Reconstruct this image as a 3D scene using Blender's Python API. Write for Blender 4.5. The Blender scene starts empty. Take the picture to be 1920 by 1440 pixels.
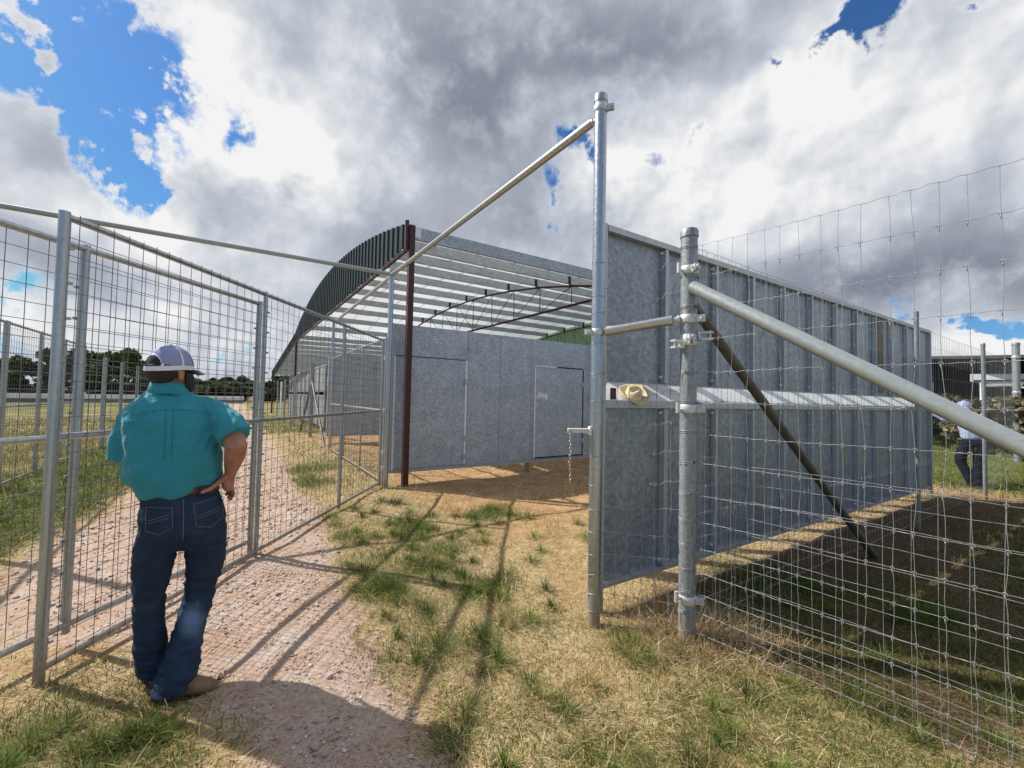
SUN_E=5.0; SKY_S=.075; CLOUD_S=.70; EXPO=.34
import bpy, math, random
import numpy as np
from mathutils import Vector, Matrix, noise as mnoise
random.seed(7); rng = np.random.default_rng(11)
R = math.radians
scene = bpy.context.scene
col = scene.collection

# ------------------------------------------------------------------ site axes
# the pens are laid out on two perpendicular lines: U (to the right, away) and V (to the left, away)
ANG = R(57.2); ROT = R(32.8)
U = (math.sin(ANG), math.cos(ANG)); V = (-U[1], U[0])
def W(u, v, z=0.0): return (u*U[0]+v*V[0], u*U[1]+v*V[1], z)
def toUV(x, y): return x*U[0]+y*U[1], x*V[0]+y*V[1]

# ------------------------------------------------------------------ object helpers
def thing(name, label, cat, loc=(0,0,0), rot=0.0, group=None):
    o = bpy.data.objects.new(name, None); col.objects.link(o)
    o.empty_display_size = 0.1
    o.location = loc; o.rotation_euler = (0,0,rot)
    o['label'] = label; o['category'] = cat; o['kind'] = 'thing'
    if group: o['group'] = group
    return o
def tag(o, label, cat, group=None, kind=None):
    o['label'] = label; o['category'] = cat
    if group: o['group'] = group
    if kind: o['kind'] = kind
    return o
def dup(root, loc, rot, label, group=None, scale=None):
    r = root.copy(); col.objects.link(r); r.location = loc; r.rotation_euler = (0,0,rot)
    r['label'] = label
    if group: r['group'] = group
    if scale: r.scale = scale
    for ch in list(root.children):
        c = ch.copy(); col.objects.link(c); c.parent = r
        for g in list(ch.children):
            d = g.copy(); col.objects.link(d); d.parent = c
    return r

class MB:
    def __init__(s): s.v=[]; s.f=[]
    def add(s, vs, fs):
        b=len(s.v); s.v.extend(vs); s.f.extend([tuple(i+b for i in f) for f in fs])
    def box(s, x0,x1,y0,y1,z0,z1):
        s.add([(x0,y0,z0),(x1,y0,z0),(x1,y1,z0),(x0,y1,z0),(x0,y0,z1),(x1,y0,z1),(x1,y1,z1),(x0,y1,z1)],
              [(0,3,2,1),(4,5,6,7),(0,1,5,4),(1,2,6,5),(2,3,7,6),(3,0,4,7)])
    def obox(s, c, ax, ay, az):
        c=Vector(c); ax=Vector(ax); ay=Vector(ay); az=Vector(az)
        vs=[tuple(c+i*ax+j*ay+k*az) for k in (-1,1) for (i,j) in ((-1,-1),(1,-1),(1,1),(-1,1))]
        s.add(vs,[(0,3,2,1),(4,5,6,7),(0,1,5,4),(1,2,6,5),(2,3,7,6),(3,0,4,7)])
    def tube(s, pts, r, n=10, cap=True):
        P=[Vector(p) for p in pts]; m=len(P)
        rs = r if isinstance(r,(list,tuple)) else [r]*m
        t0=(P[1]-P[0]).normalized()
        a=Vector((0,0,1)) if abs(t0.z)<.9 else Vector((1,0,0))
        nx=t0.cross(a).normalized(); vs=[]
        for i in range(m):
            t=((P[min(i+1,m-1)]-P[i]).normalized()+(P[i]-P[max(i-1,0)]).normalized())
            t=t.normalized() if t.length>1e-9 else t0
            nx=(nx-t*nx.dot(t)).normalized(); ny=t.cross(nx)
            for k in range(n):
                c=2*math.pi*k/n
                vs.append(tuple(P[i]+(nx*math.cos(c)+ny*math.sin(c))*rs[i]))
        fs=[]
        for i in range(m-1):
            for k in range(n):
                k2=(k+1)%n
                fs.append((i*n+k,i*n+k2,(i+1)*n+k2,(i+1)*n+k))
        if cap:
            fs.append(tuple(range(n-1,-1,-1))); fs.append(tuple((m-1)*n+k for k in range(n)))
        s.add(vs,fs)
    def ring_loft(s, rings, n=24, cap=True, p=2.0):
        """rings: (cx,cy,cz,rx,ry,tiltx) horizontal super-ellipses"""
        vs=[]
        for q in rings:
            cx,cy,cz,rx,ry=q[:5]; tl=q[5] if len(q)>5 else 0
            for k in range(n):
                c=2*math.pi*k/n; co=math.cos(c); si=math.sin(c)
                x=math.copysign(abs(co)**(2/p),co)*rx; y=math.copysign(abs(si)**(2/p),si)*ry
                vs.append((cx+x,cy+y,cz+tl*x))
        m=len(rings); fs=[]
        for i in range(m-1):
            for k in range(n):
                k2=(k+1)%n; fs.append((i*n+k,i*n+k2,(i+1)*n+k2,(i+1)*n+k))
        if cap: fs.append(tuple(range(n-1,-1,-1))); fs.append(tuple((m-1)*n+k for k in range(n)))
        s.add(vs,fs)
    def ell(s, c, r, fwd=None, nu=20, nv=12):
        """ellipsoid; r=(side,front,up); fwd = 2-d facing direction"""
        f=Vector((fwd[0],fwd[1],0)).normalized() if fwd else Vector((0,1,0)); sd=Vector((f.y,-f.x,0)); c=Vector(c)
        vs=[tuple(c-Vector((0,0,r[2])))]; fs=[]
        for i in range(1,nv):
            e=-math.pi/2+math.pi*i/nv
            for k in range(nu):
                a=2*math.pi*k/nu
                vs.append(tuple(c+sd*(r[0]*math.cos(e)*math.cos(a))+f*(r[1]*math.cos(e)*math.sin(a))+Vector((0,0,r[2]*math.sin(e)))))
        vs.append(tuple(c+Vector((0,0,r[2])))); T=len(vs)-1
        for k in range(nu):
            k2=(k+1)%nu
            fs.append((0,1+k2,1+k)); fs.append((T,1+(nv-2)*nu+k,1+(nv-2)*nu+k2))
            for i in range(nv-2): fs.append((1+i*nu+k,1+i*nu+k2,1+(i+1)*nu+k2,1+(i+1)*nu+k))
        s.add(vs,fs)
    def mesh(s, name, smooth=False):
        me=bpy.data.meshes.new(name); me.from_pydata(s.v,[],s.f); me.update()
        if smooth: me.shade_smooth() if hasattr(me,'shade_smooth') else me.polygons.foreach_set('use_smooth',[True]*len(me.polygons))
        return me
    def build(s, name, mat, parent=None, smooth=False, loc=None, rot=None, auto=None):
        me=s.mesh(name,smooth)
        if auto is not None:
            me.polygons.foreach_set('use_smooth',[True]*len(me.polygons))
            try: me.set_sharp_from_angle(angle=R(auto))
            except Exception: pass
        o=bpy.data.objects.new(name,me); col.objects.link(o)
        me.materials.append(mat)
        if parent: o.parent=parent
        if loc: o.location=loc
        if rot is not None: o.rotation_euler=(0,0,rot)
        return o

def remeshed(mb, voxel, smooth_iter=3):
    me=mb.mesh('tmp'); o=bpy.data.objects.new('tmp',me); col.objects.link(o)
    m=o.modifiers.new('r','REMESH'); m.mode='VOXEL'; m.voxel_size=voxel; m.use_smooth_shade=True
    if smooth_iter:
        q=o.modifiers.new('s','SMOOTH'); q.factor=.5; q.iterations=smooth_iter
    dg=bpy.context.evaluated_depsgraph_get(); dg.update()
    out=bpy.data.meshes.new_from_object(o.evaluated_get(dg))
    bpy.data.objects.remove(o); bpy.data.meshes.remove(me)
    out.polygons.foreach_set('use_smooth',[True]*len(out.polygons))
    return out
def mesh_obj(me, name, mat, parent=None, loc=None):
    me.name=name; me.materials.clear(); me.materials.append(mat)
    o=bpy.data.objects.new(name,me); col.objects.link(o)
    if parent: o.parent=parent
    if loc: o.location=loc
    return o
def displace(me, fn):
    n=len(me.vertices); co=np.empty(n*3); no=np.empty(n*3)
    me.vertices.foreach_get('co',co); me.vertices.foreach_get('normal',no)
    co=co.reshape(-1,3); no=no.reshape(-1,3)
    d=np.array([fn(c) for c in co]); co=co+no*d[:,None]
    me.vertices.foreach_set('co',co.ravel()); me.update()

# ------------------------------------------------------------------ materials
def newmat(name):
    m=bpy.data.materials.new(name); m.use_nodes=True; nt=m.node_tree
    b=nt.nodes['Principled BSDF']; return m,nt,b
def N(nt,t,**k):
    n=nt.nodes.new(t)
    for a,b in k.items():
        if a.startswith('i_'): n.inputs[a[2:].replace('_',' ')].default_value=b
        else: setattr(n,a,b)
    return n
def ramp(nt, fac, stops, interp='LINEAR'):
    r=nt.nodes.new('ShaderNodeValToRGB'); r.color_ramp.interpolation=interp
    e=r.color_ramp.elements
    while len(e)<len(stops): e.new(.5)
    for i,(p,c) in enumerate(stops):
        e[i].position=p; e[i].color=(c[0],c[1],c[2],1) if len(c)==3 else c
    nt.links.new(fac,r.inputs[0]); return r
def noise_tex(nt, scale, detail=4, rough=.55, vec=None, dist=0):
    n=nt.nodes.new('ShaderNodeTexNoise'); n.inputs['Scale'].default_value=scale; n.inputs['Detail'].default_value=detail
    n.inputs['Roughness'].default_value=rough; n.inputs['Distortion'].default_value=dist
    if vec is None:
        tc=nt.nodes.new('ShaderNodeTexCoord'); vec=tc.outputs['Object']
    nt.links.new(vec,n.inputs['Vector']); return n
def simple(name, colr, rough=.6, metal=0.0, var=.18, scale=9, bump=0.0, bscale=60, spec=None):
    m,nt,b=newmat(name)
    n=noise_tex(nt,scale,5)
    lo=[c*(1-var) for c in colr]; hi=[min(1,c*(1+var)) for c in colr]
    r=ramp(nt,n.outputs['Fac'],[(.3,lo),(.7,hi)])
    nt.links.new(r.outputs[0],b.inputs['Base Color'])
    b.inputs['Roughness'].default_value=rough; b.inputs['Metallic'].default_value=metal
    if spec is not None: b.inputs['Specular IOR Level'].default_value=spec
    if bump:
        n2=noise_tex(nt,bscale,4); bp=nt.nodes.new('ShaderNodeBump'); bp.inputs['Strength'].default_value=bump; bp.inputs['Distance'].default_value=.01
        nt.links.new(n2.outputs['Fac'],bp.inputs['Height']); nt.links.new(bp.outputs[0],b.inputs['Normal'])
    return m
def galv_sheet(name, lo, mid, hi, metal=.35, rough=.5, streak=True, spangle=30):
    """spangled, weathered zinc sheet"""
    m,nt,b=newmat(name)
    tc=nt.nodes.new('ShaderNodeTexCoord')
    vo=nt.nodes.new('ShaderNodeTexVoronoi'); vo.inputs['Scale'].default_value=spangle
    nt.links.new(tc.outputs['Object'],vo.inputs['Vector'])
    n1=noise_tex(nt,2.6,6,.65,tc.outputs['Object'],.6); n2=noise_tex(nt,24,6,.75,tc.outputs['Object'],.8)
    mp=nt.nodes.new('ShaderNodeMapping'); mp.inputs['Scale'].default_value=(9,9,.8); nt.links.new(tc.outputs['Object'],mp.inputs[0])
    n3=noise_tex(nt,1.0,4,.6,mp.outputs[0])
    sep=nt.nodes.new('ShaderNodeSeparateColor'); nt.links.new(vo.outputs['Color'],sep.inputs[0])
    def mad(a,k,c):
        q=nt.nodes.new('ShaderNodeMath'); q.operation='MULTIPLY_ADD'; nt.links.new(a,q.inputs[0]); q.inputs[1].default_value=k
        if isinstance(c,float): q.inputs[2].default_value=c
        else: nt.links.new(c,q.inputs[2])
        return q.outputs[0]
    x=mad(n1.outputs['Fac'],.52,0.0); x=mad(n2.outputs['Fac'],.55,x); x=mad(sep.outputs[0],.32,x); x=mad(n3.outputs['Fac'],.35 if streak else .1,x)
    x=mad(x,1.0,-.40 if streak else -.27)
    r=ramp(nt,x,[(.28,lo),(.48,mid),(.72,hi)])
    nt.links.new(r.outputs[0],b.inputs['Base Color'])
    rr=nt.nodes.new('ShaderNodeMapRange'); nt.links.new(n2.outputs['Fac'],rr.inputs[0])
    rr.inputs[3].default_value=rough-.12; rr.inputs[4].default_value=rough+.15
    nt.links.new(rr.outputs[0],b.inputs['Roughness'])
    b.inputs['Metallic'].default_value=metal
    bp=nt.nodes.new('ShaderNodeBump'); bp.inputs['Strength'].default_value=.25; bp.inputs['Distance'].default_value=.02
    nt.links.new(n1.outputs['Fac'],bp.inputs['Height']); nt.links.new(bp.outputs[0],b.inputs['Normal'])
    return m
def pipe_mat(name, c, metal=.6, rough=.38, var=.25, aniso=True):
    m,nt,b=newmat(name)
    tc=nt.nodes.new('ShaderNodeTexCoord')
    mp=nt.nodes.new('ShaderNodeMapping'); mp.inputs['Scale'].default_value=(30,30,3) if aniso else (22,22,22); nt.links.new(tc.outputs['Object'],mp.inputs[0])
    n1=noise_tex(nt,1,5,.65,mp.outputs[0]); n2=noise_tex(nt,45,4,.6,tc.outputs['Object'])
    mx=nt.nodes.new('ShaderNodeMath'); mx.operation='MULTIPLY_ADD'; nt.links.new(n2.outputs['Fac'],mx.inputs[0]); mx.inputs[1].default_value=.5
    hf=nt.nodes.new('ShaderNodeMath'); hf.operation='MULTIPLY'; nt.links.new(n1.outputs['Fac'],hf.inputs[0]); hf.inputs[1].default_value=.5
    nt.links.new(hf.outputs[0],mx.inputs[2])
    r=ramp(nt,mx.outputs[0],[(.3,[x*(1-var) for x in c]),(.5,c),(.68,[min(1,x*(1+var)) for x in c])])
    if aniso:      # splashed soil on the lowest hand's breadth
        sp=nt.nodes.new('ShaderNodeSeparateXYZ'); nt.links.new(tc.outputs['Object'],sp.inputs[0])
        nd=noise_tex(nt,26,4,.65,tc.outputs['Object']); q=nt.nodes.new('ShaderNodeMath'); q.operation='MULTIPLY_ADD'; nt.links.new(nd.outputs['Fac'],q.inputs[0]); q.inputs[1].default_value=-.42; nt.links.new(sp.outputs[2],q.inputs[2])
        mrd=nt.nodes.new('ShaderNodeMapRange'); nt.links.new(q.outputs[0],mrd.inputs[0]); mrd.inputs[1].default_value=.02; mrd.inputs[2].default_value=-.16; mrd.inputs[3].default_value=0; mrd.inputs[4].default_value=.85
        mxd=nt.nodes.new('ShaderNodeMix'); mxd.data_type='RGBA'; nt.links.new(mrd.outputs[0],mxd.inputs[0]); nt.links.new(r.outputs[0],mxd.inputs[6]); mxd.inputs[7].default_value=(.27,.19,.12,1)
        nt.links.new(mxd.outputs[2],b.inputs['Base Color'])
        ivm=nt.nodes.new('ShaderNodeMath'); ivm.operation='MULTIPLY_ADD'; nt.links.new(mrd.outputs[0],ivm.inputs[0]); ivm.inputs[1].default_value=-metal; ivm.inputs[2].default_value=metal; nt.links.new(ivm.outputs[0],b.inputs['Metallic'])
    else:
        nt.links.new(r.outputs[0],b.inputs['Base Color']); b.inputs['Metallic'].default_value=metal
    rr=nt.nodes.new('ShaderNodeMapRange'); nt.links.new(n2.outputs['Fac'],rr.inputs[0]); rr.inputs[3].default_value=rough-.1; rr.inputs[4].default_value=rough+.18
    nt.links.new(rr.outputs[0],b.inputs['Roughness'])
    return m

M={}
M['pipe']=pipe_mat('galvanised_pipe',(.42,.45,.475),.9,.28)
M['pipe_new']=pipe_mat('bright_pipe',(.50,.495,.47),.9,.27,.05,False)
M['pipe_old']=pipe_mat('weathered_pipe',(.27,.295,.31),.45,.48,.5)
M['pipe_dull']=pipe_mat('dull_pipe',(.36,.39,.385),.45,.42,.12,False)
M['upright']=pipe_mat('gate_upright',(.40,.425,.44),.75,.33,.2)
M['pipe_stain']=pipe_mat('stained_pipe',(.105,.10,.088),.25,.55,.4,False)
M['wire']=simple('wire',(.34,.35,.355),.45,.5,.2,30)
M['wire_dark']=simple('welded_wire',(.15,.155,.165),.55,.4,.2,30)
M['cast']=simple('cast_fitting',(.60,.61,.60),.42,.5,.12,40,.2,120)
M['sheet']=galv_sheet('spangled_sheet',(.30,.34,.38),(.40,.45,.50),(.58,.625,.67),.12,.45,False,40)
M['sheet_wall']=galv_sheet('weathered_sheet',(.20,.23,.265),(.265,.30,.345),(.38,.415,.46),.38,.36,True,34)
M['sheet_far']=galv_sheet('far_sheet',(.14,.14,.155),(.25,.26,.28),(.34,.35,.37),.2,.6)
M['flange']=pipe_mat('flange',(.44,.47,.49),.5,.42)
M['white_sheet']=simple('pale_sheet',(.78,.79,.80),.5,.0,.05,6)
M['purlin']=galv_sheet('purlin_zinc',(.30,.34,.36),(.40,.44,.47),(.50,.54,.57),.2,.5,False)
M['rust']=simple('red_oxide_paint',(.055,.012,.014),.45,0,.3,14,.1,80)
M['green_dark']=simple('dark_green_cladding',(.013,.025,.026),.5,0,.2,5,0,60,.25)
M['black']=simple('dark_gap',(.012,.013,.015),.8,0,.1)
M['slot_zinc']=simple('slot_zinc',(.66,.68,.70),.5,.0,.1,8)
M['paper']=simple('paper',(.8,.8,.8),.8,0,.04)
M['straw_hat']=simple('straw_weave',(.72,.60,.38),.8,0,.12,60,.5,300)
M['rock']=simple('limestone',(.36,.31,.27),.9,0,.3,18,.6,40)

def translucent(name, c, t):
    m,nt,b=newmat(name)
    n=noise_tex(nt,1.5,4); r=ramp(nt,n.outputs['Fac'],[(.3,[x*.93 for x in c]),(.7,c)])
    d=nt.nodes.new('ShaderNodeBsdfDiffuse'); tr=nt.nodes.new('ShaderNodeBsdfTranslucent'); mx=nt.nodes.new('ShaderNodeMixShader')
    nt.links.new(r.outputs[0],d.inputs[0]); nt.links.new(r.outputs[0],tr.inputs[0]); mx.inputs[0].default_value=t
    nt.links.new(d.outputs[0],mx.inputs[1]); nt.links.new(tr.outputs[0],mx.inputs[2])
    nt.links.new(mx.outputs[0],nt.nodes['Material Output'].inputs[0]); return m
M['roof_sheet']=translucent('milky_roof_sheet',(.93,.95,.98),.6)
M['green_sheet']=translucent('green_translucent_sheet',(.50,.66,.50),.5)

def vcol_mat(name, attr, rough=.8, trans=.0, spec=.2):
    m,nt,b=newmat(name)
    a=nt.nodes.new('ShaderNodeAttribute'); a.attribute_name=attr
    nt.links.new(a.outputs['Color'],b.inputs['Base Color']); b.inputs['Roughness'].default_value=rough
    b.inputs['Specular IOR Level'].default_value=spec
    if trans:
        tr=nt.nodes.new('ShaderNodeBsdfTranslucent'); nt.links.new(a.outputs['Color'],tr.inputs[0])
        mx=nt.nodes.new('ShaderNodeMixShader'); mx.inputs[0].default_value=trans
        nt.links.new(b.outputs[0],mx.inputs[1]); nt.links.new(tr.outputs[0],mx.inputs[2])
        nt.links.new(mx.outputs[0],nt.nodes['Material Output'].inputs[0])
    return m
M['blade']=vcol_mat('grass_blade','tint',.75,.3)
M['stone']=vcol_mat('gravel_stone','tint',.95,0,.1)
M['leaf']=vcol_mat('foliage','tint',.6,.25)
M['bark']=simple('bark',(.10,.075,.055),.9,0,.3,8,.6,30)

# ------------------------------------------------------------------ camera, sun, sky
cam=bpy.data.cameras.new('camera'); co=bpy.data.objects.new('camera',cam); col.objects.link(co); scene.camera=co
cam.sensor_width=36; cam.lens=805/1920*36; cam.clip_start=.05; cam.clip_end=4000
p=R(1.9); rl=R(1.2)
fw=Vector((0,math.cos(p),math.sin(p))); up0=Vector((0,-math.sin(p),math.cos(p))); r0=Vector((1,0,0))
rt=r0*math.cos(rl)+up0*math.sin(rl); up=up0*math.cos(rl)-r0*math.sin(rl)
mt=Matrix((rt,up,-fw)).transposed().to_4x4(); mt.translation=Vector((0,0,1.6)); co.matrix_world=mt

SUNV=Vector((-.91,.27,1.0)).normalized()
SUN_EL=math.asin(SUNV.z)
sl=bpy.data.lights.new('sun','SUN'); sl.energy=SUN_E; sl.angle=R(.53); sl.color=(1,.955,.88)
so=bpy.data.objects.new('sun',sl); col.objects.link(so); so.rotation_euler=(-SUNV).to_track_quat('-Z','Y').to_euler(); so.location=(-20,6,22)

HOLES=[(-47.4,28.9,7.9,5.7,-153,1.5),(-43.0,25.6,5.7,4.0,67,1.3),(-43.2,20.3,4.4,2.7,118,1.2),(-40.0,18.0,1.9,1.6,-177,.9),(-34.6,27.4,1.9,1.2,-150,.75),(9.2,31.4,2.8,1.5,159,1.0),(6.3,23.9,3.4,1.1,91,.8),(4.8,27.2,1.6,1.4,167,.6),(19.0,29.7,2.7,1.4,128,.7),(23.9,29.5,2.0,1.1,51,.6),(38.2,35.9,3.8,1.5,-176,1.5),(33.9,35.8,2.2,.7,177,1.0),(47.1,33.6,2.3,.5,153,.9),(47.5,8.0,4.0,1.5,172,1.5),(44.2,8.8,2.2,1.1,171,.8),(-48.2,8.9,1.7,1.4,69,1.0),(-49.5,3.6,2.7,2.1,-169,.9),(-34.0,5.0,5.9,2.3,-175,.62),(-26.6,6.3,3.8,3.4,81,.35)]
CLOUDS=[(-49.2,19.0,4.8,3.8,83,1.6),(-42.9,23.2,1.9,1.1,-164,1.1),(-44.1,31.4,1.5,.6,-171,.55),(-40.7,33.1,1.5,1.0,-133,.6),(-41.2,31.2,1.0,.7,-142,.7),(48.3,5.2,2.7,1.1,175,1.5),(-47.3,27.3,4.3,.7,139,.45)]
DARK=[(-3,38.6,25,8,176,.50),(-5.0,30,13.5,7.5,150,.36),(41,12.6,14.0,4.0,174,.80),(19.4,39.0,17.1,4.7,170,.4),(-47.5,20.1,3.5,3.0,140,.42),(-17.1,18.7,13.7,5.4,178,.38),(-47.3,11.9,5.2,2.4,165,.4),(2.4,21.7,8.6,4.4,180,.25),(-22.0,9.9,9.9,3.9,-174,.2),(-41.7,9.1,6.5,2.1,-170,.25),(48.1,16.2,5.5,3.8,150,.3),(15.1,21.3,8.1,3.7,175,.15)]
WHITE=[(-34.3,25.9,8.8,4.2,-160,.35),(-27.3,25.1,6.5,5.1,179,.35),(-36.2,33.6,5.1,3.3,80,.3),(18.3,27.4,9.9,6.5,167,.3),(32.9,33.4,5.9,4.1,169,.35),(28.6,22.0,8.0,4.0,-172,.2),(42.0,28.8,8.6,5.3,171,.15),(-48.4,6.5,3.8,1.9,-169,.35),(-39.9,14.7,6.3,2.7,176,.3),(11.5,29.1,4.2,3.3,168,.3),(-27.8,37.0,4.2,2.4,-159,.15),(48.3,5.5,2.9,1.9,173,.3),(-38.4,9.6,2.7,2.1,-159,.25)]
def make_world():
    w=bpy.data.worlds.new('World'); scene.world=w; w.use_nodes=True; nt=w.node_tree; nt.nodes.clear(); L=nt.links.new
    def math_(op,a,b=None,c=None,clamp=False):
        q=nt.nodes.new('ShaderNodeMath'); q.operation=op; q.use_clamp=clamp
        for i,x in enumerate((a,b,c)):
            if x is None: continue
            if isinstance(x,(int,float)): q.inputs[i].default_value=x
            else: L(x,q.inputs[i])
        return q.outputs[0]
    def vmath(op,a,b=None,s=None):
        q=nt.nodes.new('ShaderNodeVectorMath'); q.operation=op
        for i,x in enumerate((a,b)):
            if x is None: continue
            if isinstance(x,(tuple,list)): q.inputs[i].default_value=x
            else: L(x,q.inputs[i])
        if s is not None: q.inputs['Scale'].default_value=s
        return q
    tc=nt.nodes.new('ShaderNodeTexCoord'); d=tc.outputs['Generated']
    sp=nt.nodes.new('ShaderNodeSeparateXYZ'); L(d,sp.inputs[0])
    az=math_('MULTIPLY',math_('ARCTAN2',sp.outputs[0],sp.outputs[1]),57.29578)
    el=math_('MULTIPLY',math_('ARCSINE',math_('MINIMUM',math_('MAXIMUM',sp.outputs[2],-.999),.999)),57.29578)
    cb=nt.nodes.new('ShaderNodeCombineXYZ'); L(az,cb.inputs[0]); L(el,cb.inputs[1])
    # billowing: push the cloud outlines about with noise of two sizes
    n1=noise_tex(nt,5.5,7,.6,d); n2=noise_tex(nt,17,6,.6,d)
    o1=vmath('SCALE',vmath('SUBTRACT',n1.outputs['Color'],(.5,.5,.5)).outputs[0],s=13.0)
    o2=vmath('SCALE',vmath('SUBTRACT',n2.outputs['Color'],(.5,.5,.5)).outputs[0],s=4.0)
    pw=vmath('ADD',vmath('ADD',cb.outputs[0],o1.outputs[0]).outputs[0],o2.outputs[0]).outputs[0]
    ps=vmath('ADD',cb.outputs[0],vmath('SCALE',o1.outputs[0],s=.55).outputs[0]).outputs[0]
    def blobs(lst,start,sign=1,pw=pw):
        acc=start
        for (a,e,ra,rb,ro,wt) in lst:
            mp=nt.nodes.new('ShaderNodeMapping'); mp.vector_type='TEXTURE'
            mp.inputs['Location'].default_value=(a,e,0); mp.inputs['Rotation'].default_value=(0,0,R(ro)); mp.inputs['Scale'].default_value=(ra,rb,1)
            L(pw,mp.inputs['Vector'])
            dt=vmath('DOT_PRODUCT',mp.outputs[0],mp.outputs[0])
            g=math_('EXPONENT',math_('MULTIPLY',dt.outputs['Value'],-1.0))
            acc=math_('MULTIPLY_ADD',g,sign*wt,acc)
        return acc
    n3=noise_tex(nt,9,9,.62,d); n4=noise_tex(nt,30,6,.65,d)
    D=blobs(HOLES,1.0,-1); D=blobs(CLOUDS,D,1)
    D=math_('MULTIPLY_ADD',math_('SUBTRACT',n3.outputs['Fac'],.5),1.0,D); D=math_('MULTIPLY_ADD',math_('SUBTRACT',n4.outputs['Fac'],.5),.35,D)
    # behind the camera, unseen: cloud thinned to open blue to lower ambient light
    back=math_('MULTIPLY',math_('MAXIMUM',math_('MULTIPLY_ADD',sp.outputs[1],-1.3,-.05),0.0),.95)
    D=math_('SUBTRACT',D,math_('MINIMUM',back,.62))
    mr=nt.nodes.new('ShaderNodeMapRange'); mr.interpolation_type='SMOOTHSTEP'; L(D,mr.inputs[0]); mr.inputs[1].default_value=.20; mr.inputs[2].default_value=.76
    alpha=mr.outputs[0]
    # light from the sun's side of each billow: difference of the same noise a little towards the sun
    sd=vmath('ADD',d,tuple(SUNV*.05)).outputs[0]; n3b=noise_tex(nt,4.5,5,.5,sd); n3a=noise_tex(nt,4.5,5,.5,d)
    sd2=vmath('ADD',d,tuple(SUNV*.016)).outputs[0]; n5b=noise_tex(nt,13,4,.5,sd2); n5a=noise_tex(nt,13,4,.5,d)
    rel=math_('MULTIPLY',math_('SUBTRACT',n3a.outputs['Fac'],n3b.outputs['Fac']),1.5)
    rel=math_('MULTIPLY_ADD',math_('SUBTRACT',n5a.outputs['Fac'],n5b.outputs['Fac']),.7,rel)
    S=blobs(DARK,.29,1,ps); S=blobs([(a,e,q,w,o,k*1.35) for a,e,q,w,o,k in WHITE],S,-1,ps)
    n6=noise_tex(nt,2.6,3,.45,d); S=math_('MULTIPLY_ADD',math_('SUBTRACT',n6.outputs['Fac'],.5),.30,S)
    # thin rims are bright
    rim=math_('MULTIPLY',math_('SUBTRACT',1.0,math_('MULTIPLY',math_('SUBTRACT',D,.3),1.6,clamp=True)),.28)
    damp=math_('MAXIMUM',math_('MINIMUM',math_('MULTIPLY_ADD',S,-1.5,1.35),1.0),.22); rel=math_('MULTIPLY',rel,damp)
    t=math_('SUBTRACT',math_('SUBTRACT',S,rel),rim)
    cr=ramp(nt,t,[(.0,(1.02,1.02,1.02)),(.2,(.80,.825,.87)),(.45,(.55,.60,.69)),(.75,(.385,.42,.49)),(1.0,(.25,.285,.365))])
    # sky behind
    sky=nt.nodes.new('ShaderNodeTexSky'); sky.sky_type='NISHITA'; sky.sun_disc=False; sky.sun_elevation=SUN_EL
    sky.sun_rotation=math.atan2(SUNV.x,SUNV.y); sky.air_density=1.0; sky.dust_density=.6; sky.ozone_density=2.5
    hs=vmath('MINIMUM',vmath('MULTIPLY',sky.outputs[0],(.50,.90,1.30)).outputs[0],(4.0,5.9,8.2)).outputs[0]
    bg1=nt.nodes.new('ShaderNodeBackground'); L(hs,bg1.inputs[0]); bg1.inputs[1].default_value=SKY_S
    bg2=nt.nodes.new('ShaderNodeBackground'); L(cr.outputs[0],bg2.inputs[0]); bg2.inputs[1].default_value=CLOUD_S
    mx=nt.nodes.new('ShaderNodeMixShader'); L(alpha,mx.inputs[0]); L(bg1.outputs[0],mx.inputs[1]); L(bg2.outputs[0],mx.inputs[2])
    out=nt.nodes.new('ShaderNodeOutputWorld'); L(mx.outputs[0],out.inputs[0])
    w.cycles.sampling_method='MANUAL'; w.cycles.sample_map_resolution=512
make_world()
vs=scene.view_settings; vs.view_transform='Standard'; vs.look='None'; vs.gamma=1; vs.exposure=EXPO
try: vs.use_curve_mapping=False
except Exception: pass
scene.render.film_transparent=False
# ------------------------------------------------------------------ round posts and pipes
def post(x, y, h, r, mat, label, cat='post', name='fence_post', cap=True, group=None, lean=(0,0)):
    t=thing(name,label,cat,(x,y,0),0,group)
    mb=MB(); k=10
    mb.tube([(lean[0]*q,lean[1]*q,-.35+(h+.35)*q) for q in (0,.25,.5,.75,1)],r,28)
    mb.build('pipe',mat,t,auto=40)
    if cap:
        mc=MB(); mc.tube([(lean[0],lean[1],h-.045),(lean[0],lean[1],h-.004),(lean[0],lean[1],h+.008),(lean[0],lean[1],h+.02)],[r*1.1,r*1.1,r*1.02,r*.6],28)
        mc.build('cap',M['pipe_old'] if mat!=M['pipe'] else M['pipe'],t,auto=40)
    return t
def band(parent, h, r, name='clamp', w=.05, tabdir=None, mat='cast', bolt=True):
    mb=MB(); R0=r+.006
    mb.tube([(0,0,h-w/2),(0,0,h-w/2+.004),(0,0,h+w/2-.004),(0,0,h+w/2)],[R0-.003,R0,R0,R0-.003],28)
    if tabdir:
        d=Vector((tabdir[0],tabdir[1],0)).normalized(); s=Vector((-d.y,d.x,0))
        for sg in (-1,1):
            mb.obox(d*(r+.026)+s*.011*sg+Vector((0,0,h)),d*.026,s*.0045,Vector((0,0,w*.42)))
        if bolt: mb.tube([tuple(d*(r+.034)-s*.032+Vector((0,0,h))),tuple(d*(r+.034)+s*.032+Vector((0,0,h)))],.009,8)
    return mb.build(name,M[mat],parent,auto=40)
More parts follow.
